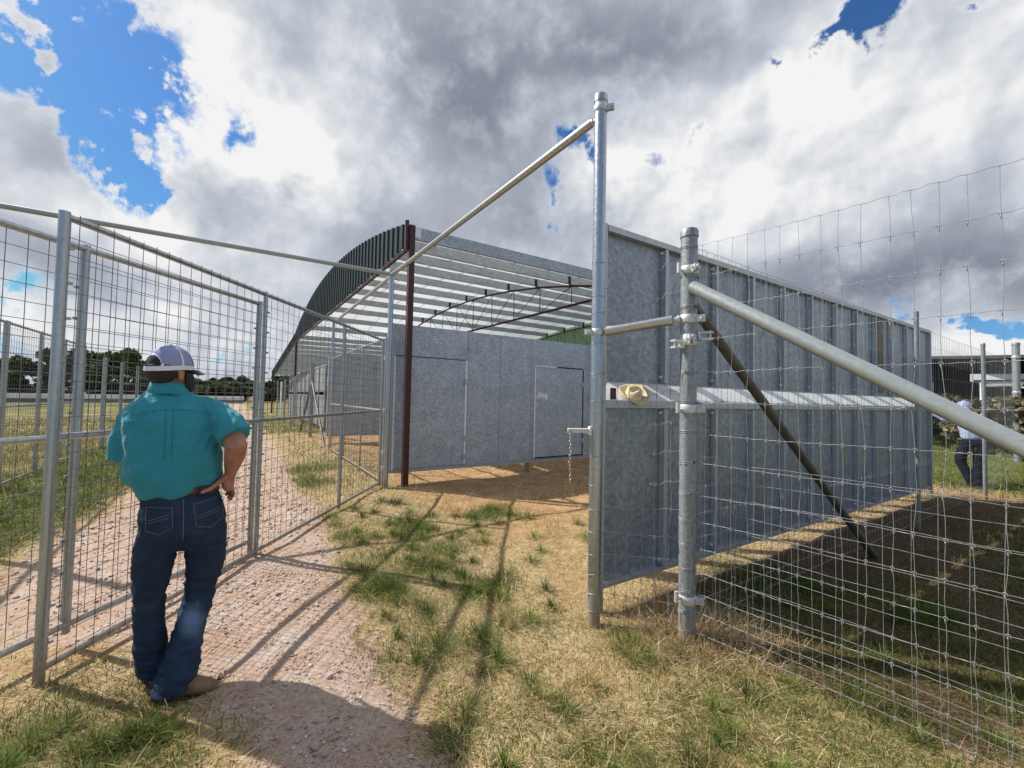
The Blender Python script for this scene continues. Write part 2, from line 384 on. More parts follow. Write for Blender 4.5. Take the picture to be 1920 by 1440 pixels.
def pipe_thing(a, b, r, mat, label, name='pipe_rail', cat='pipe', n=20, segs=6, endring=True):
    a=Vector(a); b=Vector(b)
    t=thing(name,label,cat,tuple(a))
    mb=MB(); mb.tube([tuple((b-a)*(i/segs)) for i in range(segs+1)],r,n); mb.build('tube',mat,t,auto=40)
    return t

A=W(2.24,2.32); B=W(2.24,7.44); C2=W(2.36,13.36); E=(1.201,2.923)
tA=post(A[0],A[1],3.885,.046,M['pipe'],'tallest post, standing between the open gateway and the sheet metal wall',name='gate_post')
band(tA,3.79,.046,'brace_band',.05,(.8,-.3)); band(tA,2.10,.046,'brace_band',.045,(-.85,-.25))
# eye that carries the overhead pipe
def eye(parent, h, d, r, mat='cast'):
    d=Vector((d[0],d[1],0)).normalized(); mb=MB()
    mb.tube([tuple(d*(r-.005)+Vector((0,0,h))),tuple(d*(r+.05)+Vector((0,0,h)))],.014,10)
    mb.tube([tuple(d*(r+.03)+Vector((0,0,h))),tuple(d*(r+.06)+Vector((0,0,h)))],.026,14)
    return mb.build('rail_end_cup',M[mat],parent,auto=40)
dAB=Vector(B)-Vector(A); eye(tA,3.735,dAB,.046)
tB=post(B[0],B[1],3.82,.042,M['pipe'],'tall galvanised post at the hinge corner where both overhead pipes meet',name='gate_post')
band(tB,3.72,.042,'brace_band',.05,(.6,-.8))
tC=post(C2[0],C2[1],3.82,.042,M['pipe'],'farther tall post at the far end of the closed mesh gate',name='gate_post')
tL=post(*W(-3.07,7.44)[:2],3.80,.045,M['pipe'],'tall post on the far side of the lane holding the crossing overhead pipe',name='gate_post')
# hinge plates between post B and partition / gates
for z in (.35,.62,1.35,2.25): mb=MB(); mb.box(-.09,.05,-.012,.012,z-.03,z+.03); mb.build('hinge_plate',M['cast'],tB).rotation_euler=(0,0,ROT)
hA=Vector(A)+dAB.normalized()*.09
pipe_thing((hA.x,hA.y,3.735),(B[0],B[1],3.72),.033,M['pipe_new'],'overhead pipe spanning the gateway from the tallest post to the hinge corner post',name='overhead_pipe')
pipe_thing((B[0],B[1],3.70),(C2[0],C2[1],3.70),.033,M['pipe_new'],'overhead pipe continuing behind the hinge corner post above the closed gate',name='overhead_pipe')
q=W(-3.07,7.44)
pipe_thing((B[0],B[1],3.73),(q[0],q[1],3.73),.033,M['pipe_dull'],'overhead pipe crossing above the lane to the left from the hinge corner post',name='overhead_pipe')

# latch bracket and chain on post A
t=thing('latch_bracket','white latch arm with a hanging chain on the tallest post','latch',(A[0],A[1],0))
d=Vector((-.95,-.05,0)).normalized(); s=Vector((-d.y,d.x,0)); mb=MB()
mb.obox(d*.125+Vector((0,0,1.385)),d*.085,s*.022,Vector((0,0,.004)))
mb.obox(d*.125+s*-.022+Vector((0,0,1.372)),d*.085,s*.003,Vector((0,0,.016)))
mb.obox(d*.048+Vector((0,0,1.375)),d*.006,s*.03,Vector((0,0,.03)))
mb.build('arm',M['white_sheet'],t)
mb=MB(); z=1.362
for i in range(15):
    pts=[]
    for k in range(9):
        a=2*math.pi*k/8; lx=.009*math.cos(a); lz=.017*math.sin(a)
        off=(d*lx if i%2 else s*lx)
        if i%2==0: off=s*lx
        pts.append(tuple(d*(.19+.006*math.sin(i*.9)*(i/14))+off+Vector((0,0,z+lz))))
    mb.tube(pts,.0034,6,cap=False); z-=.0255
mb.build('chain',M['pipe_new'],t,smooth=True)

# ------------------------------------------------------------------ welded mesh gates and panels
def mesh_frame(name, label, cat, p0, p1, h, zb, uprights, mid, r_up=.0255, r_rail=.0205, step=.1016, wr=.0021, group=None, clips=True, flat=False, top2=None):
    """framed welded wire panel from p0 to p1 (ground points); local x along the panel"""
    dx=p1[0]-p0[0]; dy=p1[1]-p0[1]; Ln=math.hypot(dx,dy)
    t=thing(name,label,cat,(p0[0],p0[1],0),math.atan2(dy,dx),group)
    for s_ in uprights:
        mb=MB(); z0=-.02 if s_ in (uprights[0],) else zb-.03
        mb.tube([(s_,0,z0),(s_,0,h/2),(s_,0,h)],r_up if s_ in (uprights[0],uprights[-1]) else r_up*.8,18)
        if clips:
            mb.box(s_+r_up*.7,s_+r_up*.7+.015,-.006,.004,zb+.05,h-.05)
            z=zb+.15
            while z<h-.1:
                mb.box(s_+r_up*.6,s_+r_up*.6+.03,-.022,-.007,z-.008,z+.008); z+=.2
        mb.build('upright',M['upright'],t,auto=40)
    for nm,z in (('top_rail',h-.025),('middle_rail',mid),('bottom_rail',zb+.02)):
        mb=MB(); mb.tube([(0,0,z),(Ln/2,0,z),(Ln,0,z)],r_rail,16); mb.build(nm,M['pipe'],t,auto=40)
    mb=MB(); x=step*.6
    while x<Ln:
        mb.tube([(x,-.026,zb),(x,-.026,h)],wr,5,cap=False); x+=step
    z=zb+step*.7
    while z<h-.03:
        mb.tube([(0,-.022,z),(Ln,-.022,z)],wr,5,cap=False); z+=step
    mb.build('wire_mesh',M['wire_dark'],t,smooth=True)
    return t
mesh_frame('mesh_gate','swung open mesh gate beside the man in teal, hinged at the corner post','gate',(-2.542,2.39),(-2.29,7.62),2.60,.05,[0,1.83,3.62,5.2],1.33)
mesh_frame('mesh_gate','second mesh gate just behind the swung open one, running out of the picture left','gate',(-2.585,4.344),(-3.19,-.87),2.53,.10,[0,1.605,3.25,5.22],1.30)
mesh_frame('mesh_gate','closed mesh gate between the hinge corner post and the farther tall post','gate',W(2.27,7.72)[:2],W(2.32,13.1)[:2],2.66,.05,[0,1.75,3.5,5.3],1.33)
for i,(v0,v1,lb) in enumerate(((5.2,10.0,'mesh fence panel at the left picture edge across the lane, nearer of the two'),(10.08,14.25,'mesh fence panel across the lane with trees behind, farther of the two'))):
    mesh_frame('mesh_fence_panel',lb,'fence panel',W(-3.07,v0)[:2],W(-3.07,v1)[:2],2.66,.05,[0,(v1-v0)/3,(v1-v0)*2/3,v1-v0],1.30,r_up=.026,clips=False,group='mesh panels beside the lane')

# ------------------------------------------------------------------ woven wire fences
def woven(name, label, p0, p1, heights, step, wob, r, knots_to=0.0, fade_sides=4, sag=None, seed=1, kink=.003, top_curve=None):
    rr=random.Random(seed)
    dx=p1[0]-p0[0]; dy=p1[1]-p0[1]; Ln=math.hypot(dx,dy)
    t=thing(name,label,'wire fence',(p0[0],p0[1],0),math.atan2(dy,dx))
    ns=int(Ln/step); xs=[(i+.5)*step+rr.uniform(-.010,.010) for i in range(ns)]
    hz=[]                                     # heights at each stay
    ph=[rr.uniform(0,6.3) for _ in heights]
    def H(j,x): return heights[j]*(1)+wob*math.sin(x*2.1+ph[j])*.5+wob*math.sin(x*5.3+ph[j]*2)*.3+(top_curve(x)*heights[j]/heights[0] if top_curve else 0)
    xj=[[x+rr.uniform(-.009,.009) for _ in heights] for x in xs]
    mb=MB()
    for j in range(len(heights)):
        pts=[(0,0,H(j,0))]
        for i,x in enumerate(xs):
            xx=xj[i][j]
            pts.append((xx-.032,-.004,H(j,xx)+kink*rr.uniform(.2,1.2))); pts.append((xx,0,H(j,xx))); pts.append((xx+.03,.004,H(j,xx)-kink*rr.uniform(-.3,.8)))
        pts.append((Ln,0,H(j,Ln)))
        mb.tube(pts,r*1.1 if j in (0,len(heights)-1) else r,fade_sides,cap=False)
    for i,x in enumerate(xs):
        pts=[]
        for j in range(len(heights)):
            pts.append((xj[i][j],.003,H(j,xj[i][j])))
            if j<len(heights)-1:
                m_=(xj[i][j]+xj[i][j+1])/2+rr.uniform(-.004,.004); pts.append((m_,.003,(H(j,m_)+H(j+1,m_))/2))
        mb.tube(pts,r*.92,fade_sides,cap=False)
    if knots_to>0:
        for i,x in enumerate(xs):
            if x>knots_to: break
            for j in range(1,len(heights)):
                xx=xj[i][j]; z=H(j,xx); k=[]
                for q in range(10):
                    a=-.6+q*.62; k.append((xx+.0085*math.cos(a),-.004+.001*q*.6,z+.0085*math.sin(a)))
                mb.tube(k,r*.85,4,cap=False)
                mb.tube([(xx-.002,-.003,z-.004),(xx-.001,-.002,z-.024)],r*1.25,4)
    mb.build('wire_netting',M['wire'],t,smooth=True)
    return t
HT=[2.655,2.445,2.235,2.02,1.80,1.59,1.39,1.19,.99,.81,.64,.48,.345,.215,.095]
a_=R(140); d1=(math.sin(a_),math.cos(a_))
f1=woven('woven_wire_fence','woven wire fence nearest the camera, running right from the clamp covered post',(E[0]+d1[0]*.05,E[1]+d1[1]*.05),(E[0]+d1[0]*4.6,E[1]+d1[1]*4.6),HT,.094,.010,.00135,3.0,5,seed=3)
# low predator mesh hung on the inside of it
def low_mesh(parent):
    mb=MB(); rr=random.Random(9)
    hs=[1.19,1.08,.97,.86,.75,.64,.53,.42,.31,.2,.09]
    for h in hs: mb.tube([(x*.25,.16,h+.006*math.sin(x*1.7+h*9)) for x in range(0,19)],.0013,4,cap=False)
    x=.1
    while x<4.5:
        mb.tube([(x+rr.uniform(-.006,.006),.16,hs[0]),(x+rr.uniform(-.01,.01),.162,.6),(x,.16,0)],.0013,4,cap=False); x+=.105+rr.uniform(-.004,.004)
    return mb.build('lower_mesh',M['wire'],parent,smooth=True)
low_mesh(f1)
T2=W(14.3,1.90)
f2=woven('woven_wire_fence','woven wire fence along the front of the sheet metal wall to the right corner post',(E[0]+U[0]*.06,E[1]+U[1]*.06),T2[:2],[h+.02 for h in HT],.094,.012,.0015,3.4,4,seed=5,top_curve=lambda x:-.006*x)
f3=woven('woven_wire_fence','short run of woven wire bridging the tallest post and the clamp covered post',A[:2],E,[2.42]+HT[2:],.094,.03,.0017,1,4,seed=8,top_curve=lambda x:.2*(x/.63)**2)
HT4=[2.3,2.05,1.8,1.55,1.3,1.08,.88,.7,.52,.36,.22,.08]
woven('woven_wire_fence','far woven wire fence beyond the closed gate, in front of the long grey wall',W(2.38,17.45)[:2],W(2.42,33)[:2],HT4,.3,.02,.003,0,3,seed=12)
woven('woven_wire_fence','woven wire fence along the left of the lane behind the mesh panels',W(-3.07,14.3)[:2],W(-3.07,52)[:2],HT4,.3,.02,.0035,0,3,seed=13)

# post E with its fittings
tE=post(E[0],E[1],2.775,.054,M['pipe_old'],'stout weathered post covered in clamps where the woven fences and both braces meet',name='corner_post')
for h,dr in ((2.50,(.1,-1)),(2.165,(.75,-.65)),(1.555,(.9,-.4)),(.285,(.9,-.4))): band(tE,h,.054,'clamp',.055,dr)
band(tE,2.02,.054,'hinge_clamp',.075,(-.2,-1))
def clevis(parent,h,d,r=.054):
    d=Vector((d[0],d[1],0)).normalized(); s=Vector((-d.y,d.x,0)); z=Vector((0,0,1)); mb=MB()
    for sg in (-1,1): mb.obox(d*(r+.055)+z*(h+.022*sg),d*.045,s*.02,z*.006)
    mb.obox(d*(r+.016)+z*h,d*.007,s*.022,z*.028)
    mb.tube([tuple(d*(r+.08)+z*(h-.034)),tuple(d*(r+.08)+z*(h+.034))],.008,8)
    return mb.build('clevis',M['cast'],parent)
clevis(tE,2.045,(.85,-.5)); clevis(tE,1.985,(-.85,-.45))
def hook(parent,h,d,r=.054):
    d=Vector((d[0],d[1],0)).normalized(); s=Vector((-d.y,d.x,0)); mb=MB()
    mb.tube([tuple(d*(r)+Vector((0,0,h))),tuple(d*(r+.04)+Vector((0,0,h)))],.012,8)
    mb.tube([tuple(d*(r+.045)+Vector((0,0,h-.02))),tuple(d*(r+.045)+Vector((0,0,h+.05)))],.014,10)
    return mb.build('hinge_pin',M['cast'],parent,auto=40)
for h in (2.49,1.545,.30): hook(tE,h,(-.85,-.45))
# tie wires wound round posts A and E
for par,r,hs,sd in ((tA,.046,[2.62,2.36]+HT[2:],1),(tE,.054,HT,2)):
    rr=random.Random(sd)
    for h in hs:
        mb=MB()
        turns=2 if par is tE else 1
        pts=[]
        for k in range(16*turns+1):
            a=2*math.pi*k/16; pts.append(((r+.0025)*math.cos(a),(r+.0025)*math.sin(a),h-.01+.012*k/16+.008*math.sin(a+rr.random()*.1+h*7)))
        mb.tube(pts,.002,4,cap=False)
        if par is tE and rr.random()<.7:
            a=rr.uniform(3.6,5.6); 
            mb.tube([((r+.006)*math.cos(a+.1*q),(r+.006)*math.sin(a+.1*q),h+.004+(.012 if q%2 else -.006)) for q in range(7)],.0022,4,cap=False)
            mb.tube([((r+.004)*math.cos(a-.2),(r+.004)*math.sin(a-.2),h),((r+.004)*math.cos(a-.35),(r+.004)*math.sin(a-.35),h-.05),((r+.004)*math.cos(a-.2),(r+.004)*math.sin(a-.2),h-.09)],.0017,4,cap=False)
        mb.build('tie_wire',M['wire'],par,smooth=True)
# spacer pipe A-E, braces
dAE=Vector((E[0]-A[0],E[1]-A[1],0)); n_=dAE.normalized()
sx=Vector(A)+n_*.05; ex=Vector((E[0],E[1],0))-n_*.115
ts=pipe_thing((sx.x,sx.y-.03,2.10),(ex.x,ex.y-.03,2.16),.034,M['pipe_new'],'short bright pipe strut between the tallest post and the clamp covered post',name='pipe_strut',n=24)
mb=MB(); e0=Vector((ex.x-sx.x,ex.y-sx.y,.06)); d_=e0.normalized()
mb.tube([tuple(e0-d_*.002),tuple(e0+d_*.05)],.016,10); mb.tube([tuple(e0+d_*.03),tuple(e0+d_*.045)],.026,10); mb.build('end_bolt',M['cast'],ts,auto=40)
mb=MB(); mb.tube([tuple(e0+d_*.0005),tuple(e0+d_*.002)],.029,20); mb.build('open_end',M['black'],ts)
b0=(E[0]+d1[0]*.0-.006,E[1]+d1[1]*.0-.06,2.375)
pipe_thing(b0,(E[0]+d1[0]*3.9,E[1]+d1[1]*3.9,-.15),.041,M['pipe_dull'],'thick pale brace pipe sloping down right from the clamp covered post towards the camera',name='brace_pipe',n=28,segs=14)
pipe_thing((E[0],E[1],2.30),W(5.95,1.76,-.15),.036,M['pipe_stain'],'dark stained brace pipe running down from the clamp covered post along the metal wall',name='brace_pipe',n=20,segs=10)
post(*W(7.55,1.86)[:2],2.86,.026,M['pipe_old'],'thin line post standing before the far end of the sheet metal wall',cap=False)
post(*W(11.25,1.88)[:2],2.75,.03,M['pipe_old'],'thin line post standing beside the bending person on the right',cap=True)
tR=post(T2[0],T2[1],3.03,.062,M['pipe_dull'],'stout grey corner post at the right edge of the picture',name='corner_post')
for h in (2.72,1.95): band(tR,h,.062,'clamp',.06,(-.7,-.7)); 
for h in HT: mb=MB(); mb.tube([(.065*math.cos(k*.4),.065*math.sin(k*.4),h+.01*math.sin(k*.4)) for k in range(17)],.0025,4,cap=False); mb.build('tie_wire',M['wire'],tR)
# far end assembly left of the shed
e3=W(2.385,17.4)
post(e3[0],e3[1],2.75,.06,M['pipe_old'],'weathered end post with a brace on each side, beyond the closed gate',name='corner_post')
pipe_thing((e3[0],e3[1],2.1),W(2.385,14.2,-.1),.04,M['pipe_stain'],'dark brace pipe leaning from the far end post towards the closed gate',name='brace_pipe')
pipe_thing((e3[0],e3[1],2.1),W(2.4,20.4,-.1),.04,M['pipe_stain'],'dark brace pipe leaning from the far end post back along the lane',name='brace_pipe')
pipe_thing(W(2.3,28.6,-.1),W(2.35,29.3,2.3),.05,M['white_sheet'],'white leaning rod against the far grey wall by the lane',name='rod',cat='rod')
for i,v in enumerate((23,28,33)): post(*W(2.42,v)[:2],2.45,.04,M['pipe_dull'],'line post in the far fence before the long grey wall',cap=False,group='line posts of the far fence')
for i,v in enumerate((16.2,18.4,21,25,30,36,43)): post(*W(-3.07,v)[:2],2.5,.045,M['pipe_dull'],'line post of the wire fence left of the lane',cap=False,group='line posts left of the lane')

# ------------------------------------------------------------------ sheet metal wall on the right
t=thing('sheet_metal_wall','long galvanised sheet wall with an eye level slot, behind the wire fence','wall',W(2.42,2.45),ROT)
Lw=8.1
studs=[.74,1.5,2.16,2.82,3.5,4.18,4.86,5.54,6.22,6.9,7.5]
edges=[.04]+studs+[Lw]
for i in range(len(edges)-1):
    a0=edges[i]+.002; a1=edges[i+1]-.002
    for nm,z0,z1 in (('upper_sheet',1.75,2.93),('lower_sheet',.19,1.54)):
        mb=MB(); n=5   # slightly dished sheets, so that reflections waver
        rr=random.Random(i*7+len(nm)); vs=[];fs=[]
        for k in range(n+1):
            for j in range(n+1):
                e=(k*(n-k)*j*(n-j))>0
                vs.append((a0+(a1-a0)*k/n, (rr.uniform(-.006,.006) if e else 0), z0+(z1-z0)*j/n))
        for k in range(n):
            for j in range(n):
                q=k*(n+1)+j; fs.append((q,q+n+1,q+n+2,q+1))
        b=len(vs); vs+= [(x,y+.012,z) for x,y,z in vs]; fs+=[tuple(b+q for q in reversed(f)) for f in fs]
        mb.add(vs,fs); o=mb.build(nm,M['sheet_wall'],t,smooth=True)
for s_ in studs:
    for z0,z1 in ((1.76,2.925),(.20,1.53)):
        mb=MB(); mb.add([(s_-.05,-.002,z0),(s_-.045,-.052,z0),(s_-.01,-.052,z0),(s_-.004,-.008,z0),(s_+.06,-.008,z0),(s_+.06,-.002,z0),(s_-.05,-.002,z1),(s_-.045,-.052,z1),(s_-.01,-.052,z1),(s_-.004,-.008,z1),(s_+.06,-.008,z1),(s_+.06,-.002,z1)],[(i,(i+1)%6,(i+1)%6+6,i+6) for i in range(6)]+[(5,4,3,2,1,0),(6,7,8,9,10,11)])
        sd_=mb.build('stud',M['flange'],t)
        for z in (z1-.03,z0+.05): mb=MB(); mb.box(s_-.068,s_-.052,-.03,-.005,z-.01,z+.012); mb.build('clip',M['white_sheet'],sd_)
for nm,z0,z1,y0 in (('top_rail',2.932,2.98,-.05),('upper_sill',1.737,1.748,-.03),('slot_ledge',1.542,1.602,-.045),('bottom_rail',.15,.188,-.03)):
    mb=MB(); mb.box(0,Lw,y0,(.03 if nm in ('top_rail','bottom_rail') else -.004),z0,z1); mb.build(nm,M['flange'],t)
mb=MB(); mb.box(-.05,-.002,-.045,.045,-.3,2.99); mb.build('end_stile',M['flange'],t)
mb=MB(); mb.box(Lw+.002,Lw+.05,-.045,.045,-.3,2.98); mb.build('end_stile',M['flange'],t)
mb=MB(); mb.add([(.03,.031,1.600),(Lw,.031,1.600),(Lw,.24,1.765),(.30,.24,1.765),(.03,.031,1.592),(Lw,.031,1.592),(Lw,.24,1.757),(.30,.24,1.757)],[(0,1,2,3),(7,6,5,4),(0,4,5,1),(2,6,7,3),(1,5,6,2),(0,3,7,4)])
mb.build('slot_shelf',M['slot_zinc'],t)
mb=MB(); mb.box(.28,.66,.25,.27,1.5,2.9); mb.build('shade_board',M['flange'],t)  # added out of sight, only to shade the left part of the shelf
for s_,w_ in [(.70,.25)]+[(x+.62,.14) for x in studs[:-1]]:
    mb=MB(); mb.box(s_,s_+w_,.30,.38,-.3,2.9); mb.build('shade_post',M['flange'],t)  # added hidden uprights, placed to throw stripes of shade on the shelf
mb=MB(); mb.box(.12,.18,.02,.03,1.605,1.70); mb.build('slot_stop',M['rust'],t)
mb=MB(); mb.box(5.65,5.92,-.016,-.009,1.8,2.9); mb.build('rust_patch',simple('rusty_sheet',(.16,.12,.10),.7,.1,.35,7),t)

# straw hat lying on the slot ledge
hx=W(2.80,2.50,1.66)
t=thing('straw_hat','cream straw cowboy hat lying on the ledge of the sheet metal wall','hat',hx,ROT)
mb=MB(); n=36; vs=[]; fs=[]
prof=[(.0,.105),(.03,.10),(.058,.112),(.075,.10),(.082,.06),(.088,.012),(.095,.0),(.12,.001),(.15,.01),(.172,.03)]
for i,(r,z) in enumerate(prof):
    for k in range(n):
        a=2*math.pi*k/n
        el=1.18 if r<.1 else 1.12
        crease=-.03*math.exp(-(r*math.sin(a)/.025)**2) if i<3 else 0
        roll=(max(0,(r-.1))/.072)**1.6*.055*abs(math.cos(a))**1.5 if r>.1 else 0
        vs.append((r*math.cos(a)*.95, r*math.sin(a)*el, z+crease+roll))
for i in range(len(prof)-1):
    for k in range(n):
        k2=(k+1)%n; fs.append((i*n+k,i*n+k2,(i+1)*n+k2,(i+1)*n+k))
mb.add(vs,fs); o=mb.build('hat_body',M['straw_hat'],t,smooth=True); md=o.modifiers.new('s','SOLIDIFY'); md.thickness=.004
bm=MB(); bm.tube([(.086*math.cos(a*.3)*.95,.086*math.sin(a*.3)*1.18,.02) for a in range(22)],.008,6); bm.build('hat_band',simple('hat_band',(.45,.36,.22),.8),t,smooth=True)
t.rotation_euler=(R(38),R(-16),ROT+R(-10)); t.location=W(2.80,2.47,1.635); t.scale=(.72,.72,.72)

# ------------------------------------------------------------------ partition walls under the shelter
def partition(v, u0, u1, label, doors, seams, note=False, h=2.9, zb=.25):
    t=thing('partition_wall',label,'wall',W(u0,v),ROT); L=u1-u0
    ed=[0]+[s-u0 for s in seams]+[L]
    for i in range(len(ed)-1):
        mb=MB(); a0,a1=ed[i]+.004,ed[i+1]-.004
        mb.box(a0,a1,0,.03,zb+.03,h); mb.build('sheet_panel',M['sheet'],t)
    mb=MB(); mb.box(0,L,.032,.08,zb,h-.05); mb.build('backing_frame',M['sheet_far'],t)
    mb=MB(); mb.box(0,L,-.012,.031,zb-.03,zb+.027); mb.build('bottom_rail',M['flange'],t)
    mb=MB(); mb.box(-.035,-.002,-.02,.06,zb-.03,h); mb.build('end_stile',M['flange'],t)
    for s_ in ed[3:4]: mb=MB(); mb.box(s_-.05,s_+.05,.081,.15,-.3,zb+.1); mb.build('foot_post',M['pipe_old'],t)
    # rivet rows
    mb=MB(); x=.3
    while x<L:
        for z in (.9,1.62,2.35):
            for dx in (-.05,.05): mb.box(x+dx-.009,x+dx+.009,-.005,-.0005,z-.009,z+.009)
        x+=.74
    mb.build('rivets',M['sheet_far'],t)
    for (a0,a1,z0,z1,kind) in doors:
        a0-=u0; a1-=u0
        mb=MB(); mb.box(a0,a1,-.014,-.003,z0,z1); dr=mb.build('door',M['sheet'],t)
        mb=MB(); w=.032
        mb.box(a0-w,a0,-.03,-.004,z0-.02,z1+.0); dr_l=mb.build('door_trim',M['white_sheet'],dr)
        if kind=='wide':
            mb=MB(); mb.box(a1,a1+.045,-.03,-.004,z0,z1); mb.build('door_trim',M['white_sheet'],dr)
            mb=MB(); mb.box(a0,a1,-.02,-.004,z1,z1+.012); mb.build('door_gap',M['black'],dr)
            for z in (z0+.15,z0+.5,1.9): mb=MB(); mb.box(a1-.02,a1+.07,-.045,-.031,z-.05,z+.05); mb.build('hinge',M['flange'],dr)
        else:
            mb=MB(); mb.box(a1,a1+.04,-.012,-.003,z0,z1); mb.box(a0+.62,a1,-.012,-.003,z1,z1+.03); mb.build('door_gap',M['black'],dr)
            mb=MB(); mb.box(a0,a0+.56,-.025,-.004,z1,z1+.03); mb.build('door_trim',M['white_sheet'],dr)
            mb=MB(); mb.box(a0,a1+.04,-.02,-.003,z0-.028,z0); mb.build('door_trim',M['black'],dr)
            mb=MB(); mb.tube([(a0+.12,-.012,1.62),(a0+.12,-.06,1.62),(a0+.24,-.06,1.60)],.012,8); mb.build('handle',M['pipe_new'],dr,smooth=True)
            for z in (.6,1.9): mb=MB(); mb.box(a1-.02,a1+.05,-.035,-.015,z,z+.1); mb.build('hinge',M['flange'],dr)
    return t
tp=partition(7.6,2.36,10.5,'mottled galvanised partition wall with two doors under the shelter front',[(2.40,3.79,.30,2.32,'wide'),(5.50,6.86,.33,2.30,'slim')],[3.855,4.6,5.39,7.05,8.6])
tn=thing('paper_notice','small white paper sheet stuck crookedly beside the latch of the second door','paper',W(5.67,7.6,1.645),ROT)
mb=MB(); mb.add([(-.13,-.0165,-.05),(.16,-.0165,-.075),(.17,-.016,.06),(-.10,-.018,.085),(-.13,-.0155,-.05),(.16,-.0155,-.075),(.17,-.015,.06),(-.10,-.017,.085)],[(0,1,2,3),(7,6,5,4)]); mb.build('sheet',M['paper'],tn)
partition(15.2,2.6,9.5,'second galvanised partition wall deeper under the shelter, seen through the closed gate',[],[4.1,5.6,7.1])
# side wall of grey sheets running back along the pens, seen far left
t=thing('grey_sheet_wall','long low grey sheet wall with a dark slot far down the lane','wall',W(3.35,20.2),ROT)
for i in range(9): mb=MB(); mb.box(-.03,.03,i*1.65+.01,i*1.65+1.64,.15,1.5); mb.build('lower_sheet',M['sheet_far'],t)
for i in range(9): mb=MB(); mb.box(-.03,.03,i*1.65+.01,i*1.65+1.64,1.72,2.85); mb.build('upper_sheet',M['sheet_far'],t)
for i in range(10): mb=MB(); mb.box(-.08,-.031,i*1.65-.03,i*1.65+.03,-.1,2.87); mb.build('stud',M['flange'],t)
mb=MB(); mb.box(-.05,.05,0,14.85,2.86,2.93); mb.build('top_rail',M['flange'],t)
mb=MB(); mb.box(-.06,-.031,0,14.85,1.5,1.56); mb.build('slot_ledge',M['flange'],t)
mb=MB(); mb.box(.3,.34,0,14.85,1.3,2.0); mb.build('slot_backing',M['black'],t)

# ------------------------------------------------------------------ shelter
t=thing('arched_shelter','big open sided shelter with arched purlin roof and dark green corrugated gable','shelter',W(2.55,7.36),ROT)
SP=17.05; UL=12.6
def arch(v): return 4.40+1.0*(1-((SP/2-v)/(SP/2))**2)      # underside of the purlins
for u in (0,4.95,UL):
    for v in (0,SP):
        mb=MB(); mb.box(u-.05,u+.05,v-.05,v+.05,-.3,4.42 if u else 4.64); mb.build('rust_post',M['rust'],t)
npur=12
for i in range(npur):
    v=SP*i/(npur-1); z=arch(v); sl=-2.0*(v-SP/2)/(SP/2)**2*1.0
    mb=MB(); hgt=.22
    x0=.06; x1=UL
    # C section: web, lower lip, upper flange
    mb.box(x0,x1,v-.035,v-.029,z,z+hgt); mb.box(x0,x1,v-.028,v+.035,z,z+.006); mb.box(x0,x1,v-.028,v+.035,z+hgt-.006,z+hgt); mb.box(x0,x1,v+.03,v+.036,z+.007,z+.03)
    mb.build('purlin',M['purlin'],t)
# roof sheets above the purlins
def curved_sheet(name, mat, vs_, zf, x0, x1, th=.004, n=40, zoff=.226):
    mb=MB(); P=[]
    for k in range(n+1):
        v=vs_[0]+(vs_[1]-vs_[0])*k/n; P.append((v,zf(v)+zoff))
    vv=[];ff=[]
    for v,z in P: vv+=[(x0,v,z),(x1,v,z),(x0,v,z+th),(x1,v,z+th)]
    for k in range(n):
        a=k*4; b=a+4; ff+=[(a,a+1,b+1,b),(a+2,b+2,b+3,a+3),(a,b,b+2,a+2),(a+1,a+3,b+3,b+1)]
    mb.add(vv,ff); return mb.build(name,mat,t,smooth=True)
curved_sheet('roof_sheet',M['roof_sheet'],(.04,SP),arch,.03,UL)
# lower roof continuing behind
def lean(v): return 4.40-.0815*(v-SP)
for i in range(1,12):
    v=SP+i*1.42; z=lean(v); mb=MB()
    mb.box(.06,UL,v-.035,v-.029,z,z+.22); mb.box(.06,UL,v-.028,v+.035,z,z+.006); mb.build('purlin',M['purlin'],t)
curved_sheet('lower_roof_sheet',M['roof_sheet'],(SP+.04,SP+15.7),lean,.03,UL,n=4)
# trusses under the purlins
for ui,u in enumerate((4.95,UL-.12)):
    fr=MB(); m=34
    fr.tube([(u,SP*k/m,arch(SP*k/m)-.06) for k in range(m+1)],.032,8); tr=fr.build('truss_top_chord',M['rust'],t,smooth=True)
    mb=MB(); mb.tube([(u,.0,4.12),(u,SP/2,4.14),(u,SP,4.12)],.036,8); mb.build('truss_bottom_chord',M['rust'],t,smooth=True)
    mb=MB(); k=12
    for i in range(1,k):
        v=SP*i/k; mb.tube([(u,v,4.14),(u,v,arch(v)-.06)],.012,6)
        v2=SP*(i+1)/k if i<k/2 else SP*(i-1)/k
        if 0<v2<SP: mb.tube([(u,v,arch(v)-.06),(u,v2,4.14)],.010,6) if i%1==0 else None
    mb.build('truss_web',M['rust'],t,smooth=True)
    for i in range(npur):
        mb=MB(); v=SP*i/(npur-1); mb.box(u-.04,u+.04,v-.05,v-.038,arch(v)-.03,arch(v)+.2); mb.build('purlin_cleat',M['black'],t)
